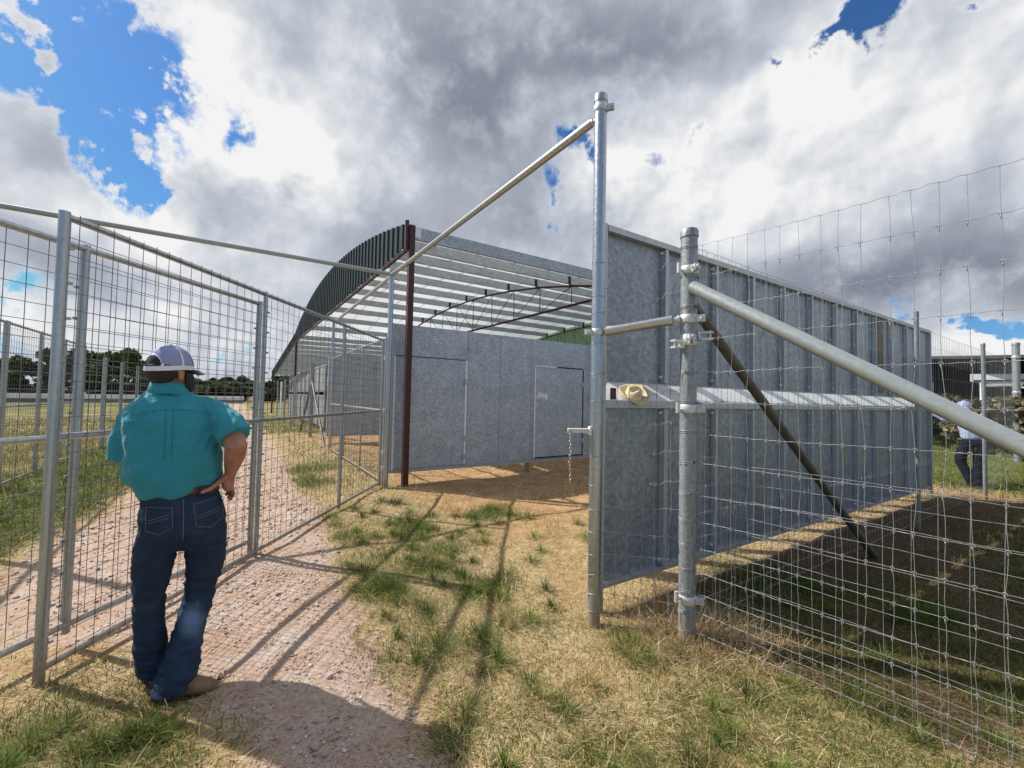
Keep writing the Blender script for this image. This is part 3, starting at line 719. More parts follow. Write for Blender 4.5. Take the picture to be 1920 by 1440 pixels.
# gable cladding: ribbed vertical sheet in a bow shape
def ribbed(name, x, side, vs_, top, bot, mat, pitch=.305, rib=.03):
    mb=MB(); v=vs_[0]; cols=[]
    while v<vs_[1]-.01:
        for dv,dx in ((0,0),(.16,0),(.185,rib),(.265,rib),(.29,0)):
            if v+dv<=vs_[1]: cols.append((v+dv,dx))
        v+=pitch
    vv=[];ff=[]
    for (v,dx) in cols:
        for th in (0,.004):
            xx=x+side*(dx+th); vv+=[(xx,v,bot(v)),(xx,v,top(v))]
    for k in range(len(cols)-1):
        a=k*4; b=a+4; ff+=[(a,b,b+1,a+1),(a+2,a+3,b+3,b+2),(a,a+2,b+2,b),(a+1,b+1,b+3,a+3)]
    mb.add(vv,ff); return mb.build(name,mat,t)
ribbed('gable_cladding',-.06,-1,(.06,SP),lambda v:arch(v)+.27,lambda v:4.27,M['green_dark'])
ribbed('lower_gable_cladding',-.06,-1,(SP+.02,SP+15.7),lambda v:lean(v)+.27,lambda v:lean(v)-.13-.012*(v-SP),M['green_dark'])
mb=MB(); mb.box(-.055,.0,.0,SP,4.22,4.27); mb.build('gable_trim',M['rust'],t)
mb=MB(); mb.box(-.115,-.055,-.012,.05,4.20,4.72); mb.build('corner_trim',M['rust'],t)
mb=MB(); v0=SP; mb.add([(x,SP+q*15.7,lean(SP+q*15.7)-.17-.19*q+z) for q in (0,1) for z in (0,.05) for x in (-.055,0)],[(0,1,3,2),(4,6,7,5),(0,4,5,1),(2,3,7,6),(0,2,6,4),(1,5,7,3)]); mb.build('gable_trim',M['rust'],t)
ribbed('far_gable_cladding',UL+.06,1,(.06,SP),lambda v:arch(v)+.2,lambda v:2.2,M['green_sheet'])
for k in range(1,12):
    mb=MB(); x_=UL*k/12; pts=[(x_,SP*q/30,arch(SP*q/30)+.222) for q in range(31)]; mb.tube(pts,.012,4,cap=False); mb.build('sheet_lap',M['purlin'],t)
# eave clip plate on the first purlin
mb=MB(); mb.box(.0,.16,-.045,-.037,4.43,4.62); mb.build('clip_plate',M['white_sheet'],t)
for u in (0,UL): 
    mb=MB(); mb.box(u-.06,u+.06,SP+15.4,SP+15.52,-.3,lean(SP+15.4)); mb.build('rust_post',M['rust'],t)
# ------------------------------------------------------------------ ground
def hash2(i,j,s):
    h=np.sin(i*127.1+j*311.7+s*74.7)*43758.5453; return h-np.floor(h)
def vnoise(x,y,s):
    i=np.floor(x); j=np.floor(y); fx=x-i; fy=y-j; fx=fx*fx*(3-2*fx); fy=fy*fy*(3-2*fy)
    a=hash2(i,j,s); b=hash2(i+1,j,s); c=hash2(i,j+1,s); d=hash2(i+1,j+1,s)
    return (a*(1-fx)+b*fx)*(1-fy)+(c*(1-fx)+d*fx)*fy
def fbm(x,y,f,s,o=4):
    r=0;a=.5;t=0
    for k in range(o): r=r+a*vnoise(x*f,y*f,s+k*3.1); t+=a; a*=.55; f*=2.07
    return r/t
def sstep(a,b,x):
    t=np.clip((x-a)/(b-a),0,1); return t*t*(3-2*t)
LV=np.array([-8,.5,1.7,2.2,2.8,3.45,4.3,5.5,7.6,11.3,24,52,300]); LU=np.array([.15,.1,.04,.04,-.04,-.45,-1.3,-1.65,-1.3,-1.2,-.8,-.42,-.3])
RV=np.array([-8,.5,1.7,2.3,2.95,4.0,6.3,7.9,13,31,52,300]); RU=np.array([1.0,.9,.83,.84,.72,.85,1.05,.94,1.1,.9,.8,.7])
TUFT=[(1.0,10.2,.9,1),(1.02,8.6,.5,1),(1.12,5.0,.30,1),(1.05,3.55,.20,1),(1.55,3.84,.32,.9),(3.0,5.15,.30,1),(3.25,4.75,.22,.7),(1.75,3.14,.22,.9),(1.85,5.1,.28,.9),(.72,2.6,.16,1),(1.95,4.3,.26,.7),(1.25,4.35,.3,.6),(2.3,1.9,.2,.4),(2.0,1.3,.35,.4),(2.6,1.15,.3,.45),(1.55,1.55,.3,.35),(2.95,.9,.35,.6),(3.5,1.05,.35,.6),(2.3,.75,.35,.4),(3.6,.45,.4,.6),(3.9,1.9,.5,.7),(4.6,1.3,.35,.8),(-.25,3.0,.2,.4),(-.45,2.6,.2,.5),(-.2,2.35,.18,.4),(-.8,2.9,.3,.5),(1.45,2.5,.2,.5)]
def zones(x,y):
    u=x*U[0]+y*U[1]; v=x*V[0]+y*V[1]
    wob=(fbm(x,y,1.6,1)-.5)*.7+(fbm(x,y,6,2)-.5)*.3
    lu=np.interp(v,LV,LU); ru=np.interp(v,RV,RU)
    grav=sstep(-.22,.24,np.minimum(u-lu,ru-u)+wob*.55)
    far=sstep(3,9,np.hypot(x,y))
    # green
    g=np.zeros_like(x)
    for (tu,tv,tr,w) in TUFT: g=np.maximum(g,w*np.exp(-((u-tu+wob*.25)**2+(v-tv+wob*.3)**2)/(tr*1.22)**2))
    n=fbm(x,y,1.3,7)
    g=np.maximum(g,.36*np.exp(-((u-1.55)/.75)**2-((v-4.0)/1.9)**2)); g=np.maximum(g,.34*sstep(2.0,1.2,v)*sstep(1.2,2.2,u)*(u<6))
    lane=sstep(.0,.5,lu-u)*sstep(3.6,5.2,v)*(u>-3.1)*.95
    lane2=sstep(.0,.5,u-ru)*sstep(6.5,9,v)*(1-sstep(12,19,v)*.5)*.28*(u<2.3)
    field=(u<=-3.1)*.55+ (v>19)*(u>1)*.5
    right=sstep(4.2,6.5,u)*sstep(1.9,.6,v)*.6+sstep(11,13.5,u)*.9
    g=np.maximum.reduce([g,lane,lane2,field*np.ones_like(x),right])
    g=np.clip(g*(.35+1.25*n),0,1)*(1-.93*grav)
    # bare dirt
    d=sstep(2.0,3.0,u)*sstep(3.3,5.2,v+wob*1.6)*sstep(-1,1,16-u)*.95
    d2=sstep(2.8,3.4,u)*sstep(.4,1.2,v+wob)*(v<2.3)*.8*sstep(14,11,u)
    d3=sstep(.2,.6,u-1.4)*(v>8.5)*(u<2.4)*.5
    bare=sstep(.5,.7,fbm(x,y,1.9,43))*(u<4)*(v<7)*.5
    d=np.clip(np.maximum.reduce([d,d2,d3,bare])-.6*g,0,1)
    return grav,g,d,u,v
def gh(x,y):
    g=.022*np.sin(1.7*x+.4)*np.sin(1.3*y+1.1)+.012*np.sin(3.9*x+2)*np.sin(4.3*y)
    r=np.hypot(x,y); return g*sstep(200,60,r)-.004 + .03*(fbm(x,y,2.2,21)-.5)*sstep(60,20,r)
def build_ground():
    n=420
    t=np.linspace(-1,1,n); xs=np.sinh(t*6.2)/np.sinh(6.2)*700
    t2=np.linspace(0,1,n); ys=-8+ (np.sinh(t2*6.4)/np.sinh(6.4))*900 
    X,Y=np.meshgrid(xs,ys); X=X.ravel(); Y=Y.ravel()
    near=fbm(X,Y,9,31)-.5
    gr,g,d,u,v=zones(X,Y)
    Z=gh(X,Y)+near*.012*sstep(14,6,np.hypot(X,Y))+.012*gr*0
    co=np.stack([X,Y,Z],1)
    i=np.arange(n*n).reshape(n,n); a=i[:-1,:-1].ravel(); b=i[:-1,1:].ravel(); c=i[1:,1:].ravel(); e=i[1:,:-1].ravel()
    q=np.stack([a,b,c,e],1)
    me=fast_mesh('ground',co,q)
    at=me.color_attributes.new('zone','FLOAT_COLOR','POINT'); at.data.foreach_set('color',np.stack([gr,g,d,sstep(2.6,3.1,u)*sstep(.2,.8,v)*sstep(2.5,2.2,v)*sstep(12.5,10,u)],1).astype(np.float32).ravel())  # alpha: strip in the wall's shadow where the ground colour is darkened
    me.polygons.foreach_set('use_smooth',[True]*len(me.polygons))
    m,nt,bs=newmat('ground_cover'); L=nt.links.new
    at=nt.nodes.new('ShaderNodeAttribute'); at.attribute_name='zone'; sp=nt.nodes.new('ShaderNodeSeparateColor'); L(at.outputs['Color'],sp.inputs[0])
    n1=noise_tex(nt,3,6,.65); n2=noise_tex(nt,38,5,.65); n3=noise_tex(nt,120,4,.6)
    def mixc(f,a,b):
        q=nt.nodes.new('ShaderNodeMix'); q.data_type='RGBA'; L(f,q.inputs[0]); L(a,q.inputs[6]); L(b,q.inputs[7]); return q.outputs[2]
    straw=ramp(nt,n2.outputs['Fac'],[(.25,(.19,.13,.065)),(.5,(.37,.275,.15)),(.75,(.54,.43,.27))])
    gravc=ramp(nt,n2.outputs['Fac'],[(.25,(.29,.22,.18)),(.5,(.42,.335,.28)),(.75,(.54,.455,.395))])
    pink=ramp(nt,n1.outputs['Fac'],[(.35,(.86,.72,.62)),(.65,(1.0,1.0,1.0))])
    gm=nt.nodes.new('ShaderNodeMix'); gm.data_type='RGBA'; gm.blend_type='MULTIPLY'; gm.inputs[0].default_value=1; L(gravc.outputs[0],gm.inputs[6]); L(pink.outputs[0],gm.inputs[7])
    grn=ramp(nt,n2.outputs['Fac'],[(.25,(.035,.055,.012)),(.5,(.085,.11,.025)),(.75,(.20,.18,.06))])
    dirt=ramp(nt,n1.outputs['Fac'],[(.3,(.24,.14,.065)),(.55,(.37,.235,.12)),(.8,(.49,.35,.21))])
    # ragged edges between the covers
    def ragged(o):
        a=nt.nodes.new('ShaderNodeMath'); a.operation='MULTIPLY_ADD'; L(n2.outputs['Fac'],a.inputs[0]); a.inputs[1].default_value=.9
        b=nt.nodes.new('ShaderNodeMath'); b.operation='ADD'; L(o,a.inputs[2]); L(a.outputs[0],b.inputs[0]); b.inputs[1].default_value=-.45
        r=nt.nodes.new('ShaderNodeMapRange'); L(b.outputs[0],r.inputs[0]); r.inputs[1].default_value=.3; r.inputs[2].default_value=.62; return r.outputs[0]
    c=mixc(ragged(sp.outputs[2]),straw.outputs[0],dirt.outputs[0]); soil_shade=ramp(nt,n2.outputs['Fac'],[(.3,(.055,.036,.022)),(.7,(.13,.09,.055))]); c=mixc(ragged(at.outputs['Alpha']),c,soil_shade.outputs[0]); c=mixc(ragged(sp.outputs[1]),c,grn.outputs[0]); c=mixc(ragged(sp.outputs[0]),c,gm.outputs[2])  # brown earth colour with the wall's shade painted into it as well
    L(c,bs.inputs['Base Color']); bs.inputs['Roughness'].default_value=.95; bs.inputs['Specular IOR Level'].default_value=.1
    bp=nt.nodes.new('ShaderNodeBump'); bp.inputs['Strength'].default_value=.6; bp.inputs['Distance'].default_value=.013
    ad=nt.nodes.new('ShaderNodeMath'); ad.operation='MULTIPLY_ADD'; L(n3.outputs['Fac'],ad.inputs[0]); ad.inputs[1].default_value=.4; L(n2.outputs['Fac'],ad.inputs[2])
    L(ad.outputs[0],bp.inputs['Height']); L(bp.outputs[0],bs.inputs['Normal'])
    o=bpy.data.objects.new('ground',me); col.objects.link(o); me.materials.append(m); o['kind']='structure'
def fast_mesh(name,co,quads,tri=False):
    k=3 if tri else 4
    me=bpy.data.meshes.new(name); me.vertices.add(len(co)); me.vertices.foreach_set('co',co.astype(np.float32).ravel())
    me.loops.add(len(quads)*k); me.loops.foreach_set('vertex_index',quads.astype(np.int32).ravel())
    me.polygons.add(len(quads)); me.polygons.foreach_set('loop_start',np.arange(0,len(quads)*k,k,dtype=np.int32))
    try: me.polygons.foreach_set('loop_total',np.full(len(quads),k,dtype=np.int32))
    except Exception: pass
    me.update(calc_edges=True); me.validate(); return me
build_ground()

def fan(n, r0, r1, a0=-66, a1=66):
    r=r0*np.exp(rng.random(n)*math.log(r1/r0)); a=np.radians(a0+(a1-a0)*rng.random(n))
    return r*np.sin(a), r*np.cos(a), r
def blades(name, x, y, ln, az, lift, bend, w, colr, z0=None, label=None, segs=3):
    """each blade is a narrow bent ribbon; lift = elevation of its root, bend = droop along it"""
    n=len(x); zz=gh(x,y) if z0 is None else z0
    P=np.stack([x,y,zz-.004],1); dirs=np.stack([np.sin(az),np.cos(az)],1)
    side=np.stack([np.cos(az),-np.sin(az)],1)
    tw=rng.uniform(-.6,.6,n)
    rows=[]; e=lift.copy(); cur=P.copy()
    for k in range(segs+1):
        ww=w*(1-.85*(k/segs)**1.5)*.5
        off=np.stack([side[:,0]*np.cos(tw),side[:,1]*np.cos(tw),np.sin(tw)*.5],1)*ww[:,None]
        rows.append(cur-off); rows.append(cur+off)
        st=ln/segs
        cur=cur+np.stack([dirs[:,0]*np.cos(e)*st,dirs[:,1]*np.cos(e)*st,np.sin(e)*st],1); e=e-bend/segs
        cur[:,2]=np.maximum(cur[:,2],zz+.003)
    V_=np.stack(rows,1)                 # n, 2(segs+1), 3
    m=2*(segs+1); base=(np.arange(n)*m)[:,None,None]
    q=np.array([[2*k,2*k+1,2*k+3,2*k+2] for k in range(segs)])[None]+base
    me=fast_mesh(name,V_.reshape(-1,3),q.reshape(-1,4))
    c=np.repeat(colr[:,None,:],m,1); c=np.concatenate([c,np.ones((n,m,1))],2)
    at=me.color_attributes.new('tint','FLOAT_COLOR','POINT'); at.data.foreach_set('color',c.astype(np.float32).ravel())
    o=bpy.data.objects.new(name,me); col.objects.link(o); me.materials.append(M['blade'])
    if label: tag(o,label,'grass',kind='stuff')
    return o
def pal(n, cols, wts):
    cols=np.array(cols); k=rng.choice(len(cols),n,p=np.array(wts)/sum(wts)); c=cols[k]*rng.uniform(.72,1.22,(n,1)); return np.clip(c*rng.uniform(.94,1.06,(n,3)),0,1)
# dry straw lying about
NS=330000
x,y,r=fan(NS,1.25,26); gr,g,d,u,v=zones(x,y)
bare=sstep(.42,.72,fbm(x,y,2.4,41))
pstraw=np.clip((1-.93*gr)*(1-.72*d)*(1-.45*g)*(1-.55*bare*(u<3)),0,1)*(.35+.9*fbm(x,y,3.3,42))
pstraw=np.where((u<-3.1),.3,pstraw)
hay=np.exp(-((u-2.62)**2+(v-1.80)**2)/.12)+np.exp(-((u-2.75)**2+(v-2.2)**2)/.10)+.8*np.exp(-((u-3.0)**2+(v-1.6)**2)/.08)
pstraw=np.clip(pstraw+hay*.6,0,1)
k=rng.random(NS)<pstraw; x,y,r,u,v,hay,g=x[k],y[k],r[k],u[k],v[k],hay[k],g[k]; n=len(x)
hay=np.clip(hay,0,1)
ln=rng.uniform(.04,.16,n)*(1+.9*hay)*np.clip(r/4,.9,2.2); lift=np.radians(np.abs(rng.normal(0,22,n)))+hay*np.radians(rng.uniform(0,45,n)); 
wd=np.maximum(rng.uniform(.0016,.0042,n),.00075*r)
# streaks: straw tends to lie the same way locally
az=(fbm(x,y,1.1,51)*9)+rng.normal(0,.75,n)+math.pi*(rng.random(n)<.5)
dark=(u>2.75)&(v<2.5)&(v>.35)&(u<12)&(hay<.25)  # straw in the wall's shadow strip, its tint darkened to deepen the shade
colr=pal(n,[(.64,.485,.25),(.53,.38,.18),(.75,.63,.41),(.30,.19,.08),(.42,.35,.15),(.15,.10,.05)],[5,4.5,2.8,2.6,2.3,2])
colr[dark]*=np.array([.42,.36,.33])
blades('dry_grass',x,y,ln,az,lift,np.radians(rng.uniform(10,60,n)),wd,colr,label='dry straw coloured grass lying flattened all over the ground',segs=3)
# green blades
NG=520000
x,y,r=fan(NG,1.25,34); gr,g,d,u,v=zones(x,y)
pg=np.clip(g*1.5,0,1)*(1-.9*gr)+.34*(1-gr)*(1-d)*sstep(.38,.62,fbm(x,y,2.2,61))*(u<4.5)
pg=pg*(.25+1.3*fbm(x,y,5,62))
k=rng.random(NG)<np.clip(pg,0,1); x,y,r,u,v,g=x[k],y[k],r[k],u[k],v[k],g[k]; n=len(x)
ln=rng.uniform(.035,.105,n)*(.7+.85*g)*np.clip(r/5,.85,1.7); az=rng.uniform(0,2*math.pi,n); lift=np.radians(rng.uniform(25,85,n))
colr=pal(n,[(.080,.135,.022),(.12,.175,.032),(.16,.19,.045),(.05,.085,.018),(.24,.22,.07),(.36,.29,.13)],[4.5,4.5,3,2.5,1.5,1.3])
shade_dk=(u>2.75)&(v<2.5)&(v>-.5)&(u<12); colr[shade_dk]*=.6  # green tint lowered too, shade painted into the wall's shadow strip
field=(u<-3.1)
colr[field]=pal(int(field.sum()),[(.19,.17,.04),(.25,.20,.06),(.14,.15,.04),(.30,.23,.09)],[3,3,2,1.5]) if field.any() else colr[field]
# separate clumps that fan out from their roots
cx=[];cy=[];cr_=[]
for q in range(170):
    for _ in range(8):
        uu=random.uniform(.6,4.6); vv=random.uniform(.3,6.6); X,Y,_z=W(uu,vv)
        gr1,g1,d1_,_u,_v=zones(np.array([X]),np.array([Y]))
        if gr1[0]<.35 and d1_[0]<.6 and not (uu>2.4 and 1.9<vv<2.9) and random.random()<(.35+g1[0]*1.5)*(1 if vv>1.9 else .55):
            cx.append(X);cy.append(Y);cr_.append(random.uniform(.03,.10)); break
    continue
    cx.append(X);cy.append(Y);cr_.append(random.uniform(.03,.10))
for q in range(22):
    X=random.uniform(-2.5,-1.55); Y=random.uniform(1.7,2.12)
    cx.append(X);cy.append(Y);cr_.append(random.uniform(.03,.08))
K=np.repeat(np.arange(len(cx)),110); m=len(K); a_=rng.uniform(0,2*math.pi,m); q_=rng.random(m)**.7
cx=np.array(cx);cy=np.array(cy);cr_=np.array(cr_)
tx=cx[K]+np.sin(a_)*q_*cr_[K]; ty=cy[K]+np.cos(a_)*q_*cr_[K]; tr_=np.hypot(tx,ty)
tl=rng.uniform(.05,.15,m)*(.6+6*cr_[K]); tlift=np.radians(88-55*q_+rng.normal(0,8,m))
tc=pal(len(cx),[(.085,.145,.024),(.13,.185,.035),(.17,.195,.05),(.06,.10,.02),(.28,.25,.09)],[4,4,3,2,2])[K]*rng.uniform(.65,1.3,(m,1))
x=np.concatenate([x,tx]);y=np.concatenate([y,ty]);ln=np.concatenate([ln,tl]);az=np.concatenate([az,a_]);lift=np.concatenate([lift,tlift]);colr=np.concatenate([colr,tc]);r=np.concatenate([r,tr_]); n=len(x)
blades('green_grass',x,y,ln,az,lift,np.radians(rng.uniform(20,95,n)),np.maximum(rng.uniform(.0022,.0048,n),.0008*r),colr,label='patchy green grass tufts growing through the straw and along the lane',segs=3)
# tall stems by the corner post
n=900; a=rng.uniform(0,2*math.pi,n); rr_=np.abs(rng.normal(0,.24,n)); x=E[0]+rr_*np.sin(a)+rng.uniform(-.1,.35,n); y=E[1]+rr_*np.cos(a)*.8
x2=np.concatenate([x,A[0]+.06+rng.uniform(-.1,.5,160)]); y2=np.concatenate([y,A[1]+rng.uniform(-.2,.15,160)]); n=len(x2)
blades('dry_stems',x2,y2,rng.uniform(.12,.32,n),rng.uniform(0,6.28,n),np.radians(rng.uniform(5,70,n)),np.radians(rng.uniform(20,110,n)),np.full(n,.0030),pal(n,[(.42,.30,.16),(.30,.20,.11),(.52,.42,.25),(.2,.13,.08)],[4,3,2,2]),label='tangle of long dry stems heaped round the foot of the clamp covered post',segs=5)

# ------------------------------------------------------------------ gravel
def rocks_mesh(name, x, y, s, colr, sink=.3):
    bmv=[]; t_=(1+5**.5)/2
    ico=np.array([(-1,t_,0),(1,t_,0),(-1,-t_,0),(1,-t_,0),(0,-1,t_),(0,1,t_),(0,-1,-t_),(0,1,-t_),(t_,0,-1),(t_,0,1),(-t_,0,-1),(-t_,0,1)])/math.sqrt(1+t_*t_)
    F_=np.array([(0,11,5),(0,5,1),(0,1,7),(0,7,10),(0,10,11),(1,5,9),(5,11,4),(11,10,2),(10,7,6),(7,1,8),(3,9,4),(3,4,2),(3,2,6),(3,6,8),(3,8,9),(4,9,5),(2,4,11),(6,2,10),(8,6,7),(9,8,1)])
    n=len(x); v_=ico[None]*rng.uniform(.6,1.25,(n,12,1))*s[:,None,None]*np.stack([rng.uniform(.8,1.3,n),rng.uniform(.7,1.1,n),rng.uniform(.45,.8,n)],1)[:,None,:]
    a=rng.uniform(0,6.28,n); ca,sa=np.cos(a)[:,None],np.sin(a)[:,None]
    X=v_[...,0]*ca-v_[...,1]*sa; Y=v_[...,0]*sa+v_[...,1]*ca
    co=np.stack([X+x[:,None],Y+y[:,None],v_[...,2]+(gh(x,y)+s*sink)[:,None]],2)
    f=(F_[None]+(np.arange(n)*12)[:,None,None]).reshape(-1,3)
    me=fast_mesh(name,co.reshape(-1,3),f,True)
    c=np.concatenate([np.repeat(colr[:,None],12,1),np.ones((n,12,1))],2)
    at=me.color_attributes.new('tint','FLOAT_COLOR','POINT'); at.data.foreach_set('color',c.astype(np.float32).ravel())
    return me
NR=90000
x,y,r=fan(NR,1.2,16,-64,30); gr,g,d,u,v=zones(x,y)
k=rng.random(NR)<np.clip(gr*.85+.03,0,1)*(.35+fbm(x,y,2.6,71)); x,y,r=x[k],y[k],r[k]; n=len(x)
s=np.exp(rng.normal(math.log(.0042),.5,n))*np.clip(r/3.2,.85,2.6)
me=rocks_mesh('gravel',x,y,np.minimum(s,.024),pal(n,[(.48,.39,.335),(.42,.32,.26),(.55,.48,.43),(.32,.26,.225),(.52,.40,.325)],[4,3,2,1.5,2.5]))
o=bpy.data.objects.new('gravel',me); col.objects.link(o); me.materials.append(M['stone']); tag(o,'loose pinkish gravel strewn along the lane and under the man','gravel',kind='stuff')
STONES=[(-1.367,2.224,.022,'pale stone right of the man\'s boot toe'),(-1.248,2.04,.020,'grey stone in front of the man\'s shadow, lower left'),(-.862,2.004,.026,'broad flat stone at the bottom picture edge'),(-.795,1.962,.018,'small pale stone at the bottom picture edge beside the flat one'),(-.948,2.032,.016,'small grey stone left of the broad flat stone'),(-.52,2.286,.017,'grey stone at the right end of the man\'s shadow'),(-.46,2.22,.015,'rounded stone inside the right end of the man\'s shadow'),(-.76,2.186,.02,'light stone in the middle of the man\'s shadow'),(-1.03,2.10,.016,'small tan stone at the lower rim of the man\'s shadow'),(-.68,2.02,.017,'tan stone near the bottom edge below the shadow'),(-.55,1.98,.014,'small stone at the bottom edge by the grass'),(-1.12,1.99,.019,'rough stone at the bottom edge left of the flat stone'),(-1.60,2.06,.015,'pale stone in the grass near the bottom left'),(-1.95,2.05,.018,'white stone among the green grass at bottom left'),(-1.45,2.43,.012,'small stone behind the pale one by the boot')]
for i,(sx_,sy_,ss,lb) in enumerate(STONES):
    mb=MB(); ss*=.9; mb.ell((0,0,0),(ss*1.15,ss*.85,ss*.6),nu=12,nv=8)
    mb.v=[tuple(Vector(p)*(1+.28*(mnoise.noise(Vector(p)*55+Vector((i*3.7,0,0)))))) for p in mb.v]
    o=mb.build('loose_stone',M['rock'],None); o.rotation_euler=(0,0,i*1.3)
    o.location=(sx_,sy_,float(gh(np.array([sx_]),np.array([sy_]))[0])+ss*.3); tag(o,lb,'stone',group='larger stones on the gravel')
# ------------------------------------------------------------------ people
def skin_mat():
    m,nt,b=newmat('skin'); n=noise_tex(nt,22,5,.6)
    r=ramp(nt,n.outputs['Fac'],[(.3,(.30,.13,.085)),(.6,(.40,.19,.125)),(.8,(.46,.225,.155))]); nt.links.new(r.outputs[0],b.inputs['Base Color'])
    b.inputs['Roughness'].default_value=.5
    b.inputs['Subsurface Weight'].default_value=.08; b.inputs['Subsurface Radius'].default_value=(.012,.004,.002)
    n2=noise_tex(nt,140,3); bp=nt.nodes.new('ShaderNodeBump'); bp.inputs['Strength'].default_value=.15; bp.inputs['Distance'].default_value=.003
    nt.links.new(n2.outputs['Fac'],bp.inputs['Height']); nt.links.new(bp.outputs[0],b.inputs['Normal'])
    return m
def check_cloth(name, base, line, pitch=.0085):
    """fine woven check"""
    m,nt,b=newmat(name); L=nt.links.new
    tc=nt.nodes.new('ShaderNodeTexCoord'); n=noise_tex(nt,6,3,.5,tc.outputs['Object'])
    wv=nt.nodes.new('ShaderNodeVectorMath'); wv.operation='SCALE'; wv.inputs['Scale'].default_value=.018; L(n.outputs['Color'],wv.inputs[0])
    ad=nt.nodes.new('ShaderNodeVectorMath'); ad.operation='ADD'; L(tc.outputs['Object'],ad.inputs[0]); L(wv.outputs[0],ad.inputs[1])
    sp=nt.nodes.new('ShaderNodeSeparateXYZ'); L(ad.outputs[0],sp.inputs[0])
    def band_(o):
        a=nt.nodes.new('ShaderNodeMath'); a.operation='MULTIPLY'; L(o,a.inputs[0]); a.inputs[1].default_value=2*math.pi/pitch
        s=nt.nodes.new('ShaderNodeMath'); s.operation='SINE'; L(a.outputs[0],s.inputs[0])
        r=nt.nodes.new('ShaderNodeMapRange'); L(s.outputs[0],r.inputs[0]); r.inputs[1].default_value=-.1; r.inputs[2].default_value=.9; return r.outputs[0]
    mx=nt.nodes.new('ShaderNodeMath'); mx.operation='MAXIMUM'
    xy=nt.nodes.new('ShaderNodeMath'); xy.operation='ADD'; yq=nt.nodes.new('ShaderNodeMath'); yq.operation='MULTIPLY'; L(sp.outputs[1],yq.inputs[0]); yq.inputs[1].default_value=.22; L(sp.outputs[0],xy.inputs[0]); L(yq.outputs[0],xy.inputs[1])
    L(band_(xy.outputs[0]),mx.inputs[0]); L(band_(sp.outputs[2]),mx.inputs[1])
    q=nt.nodes.new('ShaderNodeMix'); q.data_type='RGBA'; L(mx.outputs[0],q.inputs[0]); q.inputs[6].default_value=(*base,1); q.inputs[7].default_value=(*line,1)
    L(q.outputs[2],b.inputs['Base Color']); b.inputs['Roughness'].default_value=.8; b.inputs['Specular IOR Level'].default_value=.2
    b.inputs['Sheen Weight'].default_value=.15
    return m
def denim(name, dark, light, fades):
    m,nt,b=newmat(name); L=nt.links.new
    tc=nt.nodes.new('ShaderNodeTexCoord'); n1=noise_tex(nt,9,6,.65,tc.outputs['Object']); 
    mp=nt.nodes.new('ShaderNodeMapping'); mp.inputs['Scale'].default_value=(160,160,420); L(tc.outputs['Object'],mp.inputs[0]); n2=noise_tex(nt,1,2,.5,mp.outputs[0])
    f=n1.outputs['Fac']; acc=nt.nodes.new('ShaderNodeMath'); acc.operation='MULTIPLY_ADD'; L(f,acc.inputs[0]); acc.inputs[1].default_value=.5
    s0=nt.nodes.new('ShaderNodeMath'); s0.operation='MULTIPLY'; L(n2.outputs['Fac'],s0.inputs[0]); s0.inputs[1].default_value=.18; L(s0.outputs[0],acc.inputs[2]); cur=acc.outputs[0]
    for (x,y,z,r_,k) in fades:       # worn, washed out patches
        v=nt.nodes.new('ShaderNodeVectorMath'); v.operation='SUBTRACT'; L(tc.outputs['Object'],v.inputs[0]); v.inputs[1].default_value=(x,y,z)
        ln=nt.nodes.new('ShaderNodeVectorMath'); ln.operation='LENGTH'; L(v.outputs[0],ln.inputs[0])
        g=nt.nodes.new('ShaderNodeMapRange'); L(ln.outputs['Value'],g.inputs[0]); g.inputs[1].default_value=r_; g.inputs[2].default_value=0; g.inputs[3].default_value=0; g.inputs[4].default_value=k
        a=nt.nodes.new('ShaderNodeMath'); a.operation='ADD'; L(cur,a.inputs[0]); L(g.outputs[0],a.inputs[1]); cur=a.outputs[0]
    r=ramp(nt,cur,[(.25,[c*.6 for c in dark]),(.45,dark),(.95,light)]); L(r.outputs[0],b.inputs['Base Color']); b.inputs['Roughness'].default_value=.85; b.inputs['Specular IOR Level'].default_value=.15
    bp=nt.nodes.new('ShaderNodeBump'); bp.inputs['Strength'].default_value=.3; bp.inputs['Distance'].default_value=.002; L(n2.outputs['Fac'],bp.inputs['Height']); L(bp.outputs[0],b.inputs['Normal'])
    return m
M['skin']=skin_mat()
M['hair']=simple('dark_hair',(.022,.012,.009),.6,0,.4,60,.6,260)
M['teal']=check_cloth('teal_check',(.003,.150,.205),(.05,.32,.385),.0065)
M['teal_seam']=simple('teal_seam',(.006,.15,.18),.8,0,.1)
M['denim']=denim('denim',(.027,.047,.088),(.20,.31,.47),[(.03,-.10,.40,.12,.38),(.06,-.10,.30,.12,.22),(-.12,-.06,.5,.07,.12),(.02,-.12,.93,.16,.10)])
M['cap_mesh']=simple('cap_mesh',(.27,.30,.50),.8,0,.08,90,.4,420)
M['cap_white']=simple('cap_trim',(.70,.71,.80),.75,0,.05,60,.2,300)
M['navy']=simple('cap_navy',(.018,.018,.035),.7,0,.15,60,.2,300)
M['boot']=simple('tan_leather',(.19,.115,.06),.6,0,.35,16,.3,60)
M['sole']=simple('boot_sole',(.05,.035,.025),.8,0,.2)
M['belt']=simple('belt_leather',(.10,.025,.015),.5,0,.2,30)
M['stitch']=simple('stitching',(.15,.15,.15),.8,0,.1)
M['blue_shirt']=check_cloth('pale_blue_cloth',(.30,.38,.58),(.42,.50,.68),.012)
M['denim_dark']=denim('dark_denim',(.010,.013,.026),(.05,.07,.12),[])

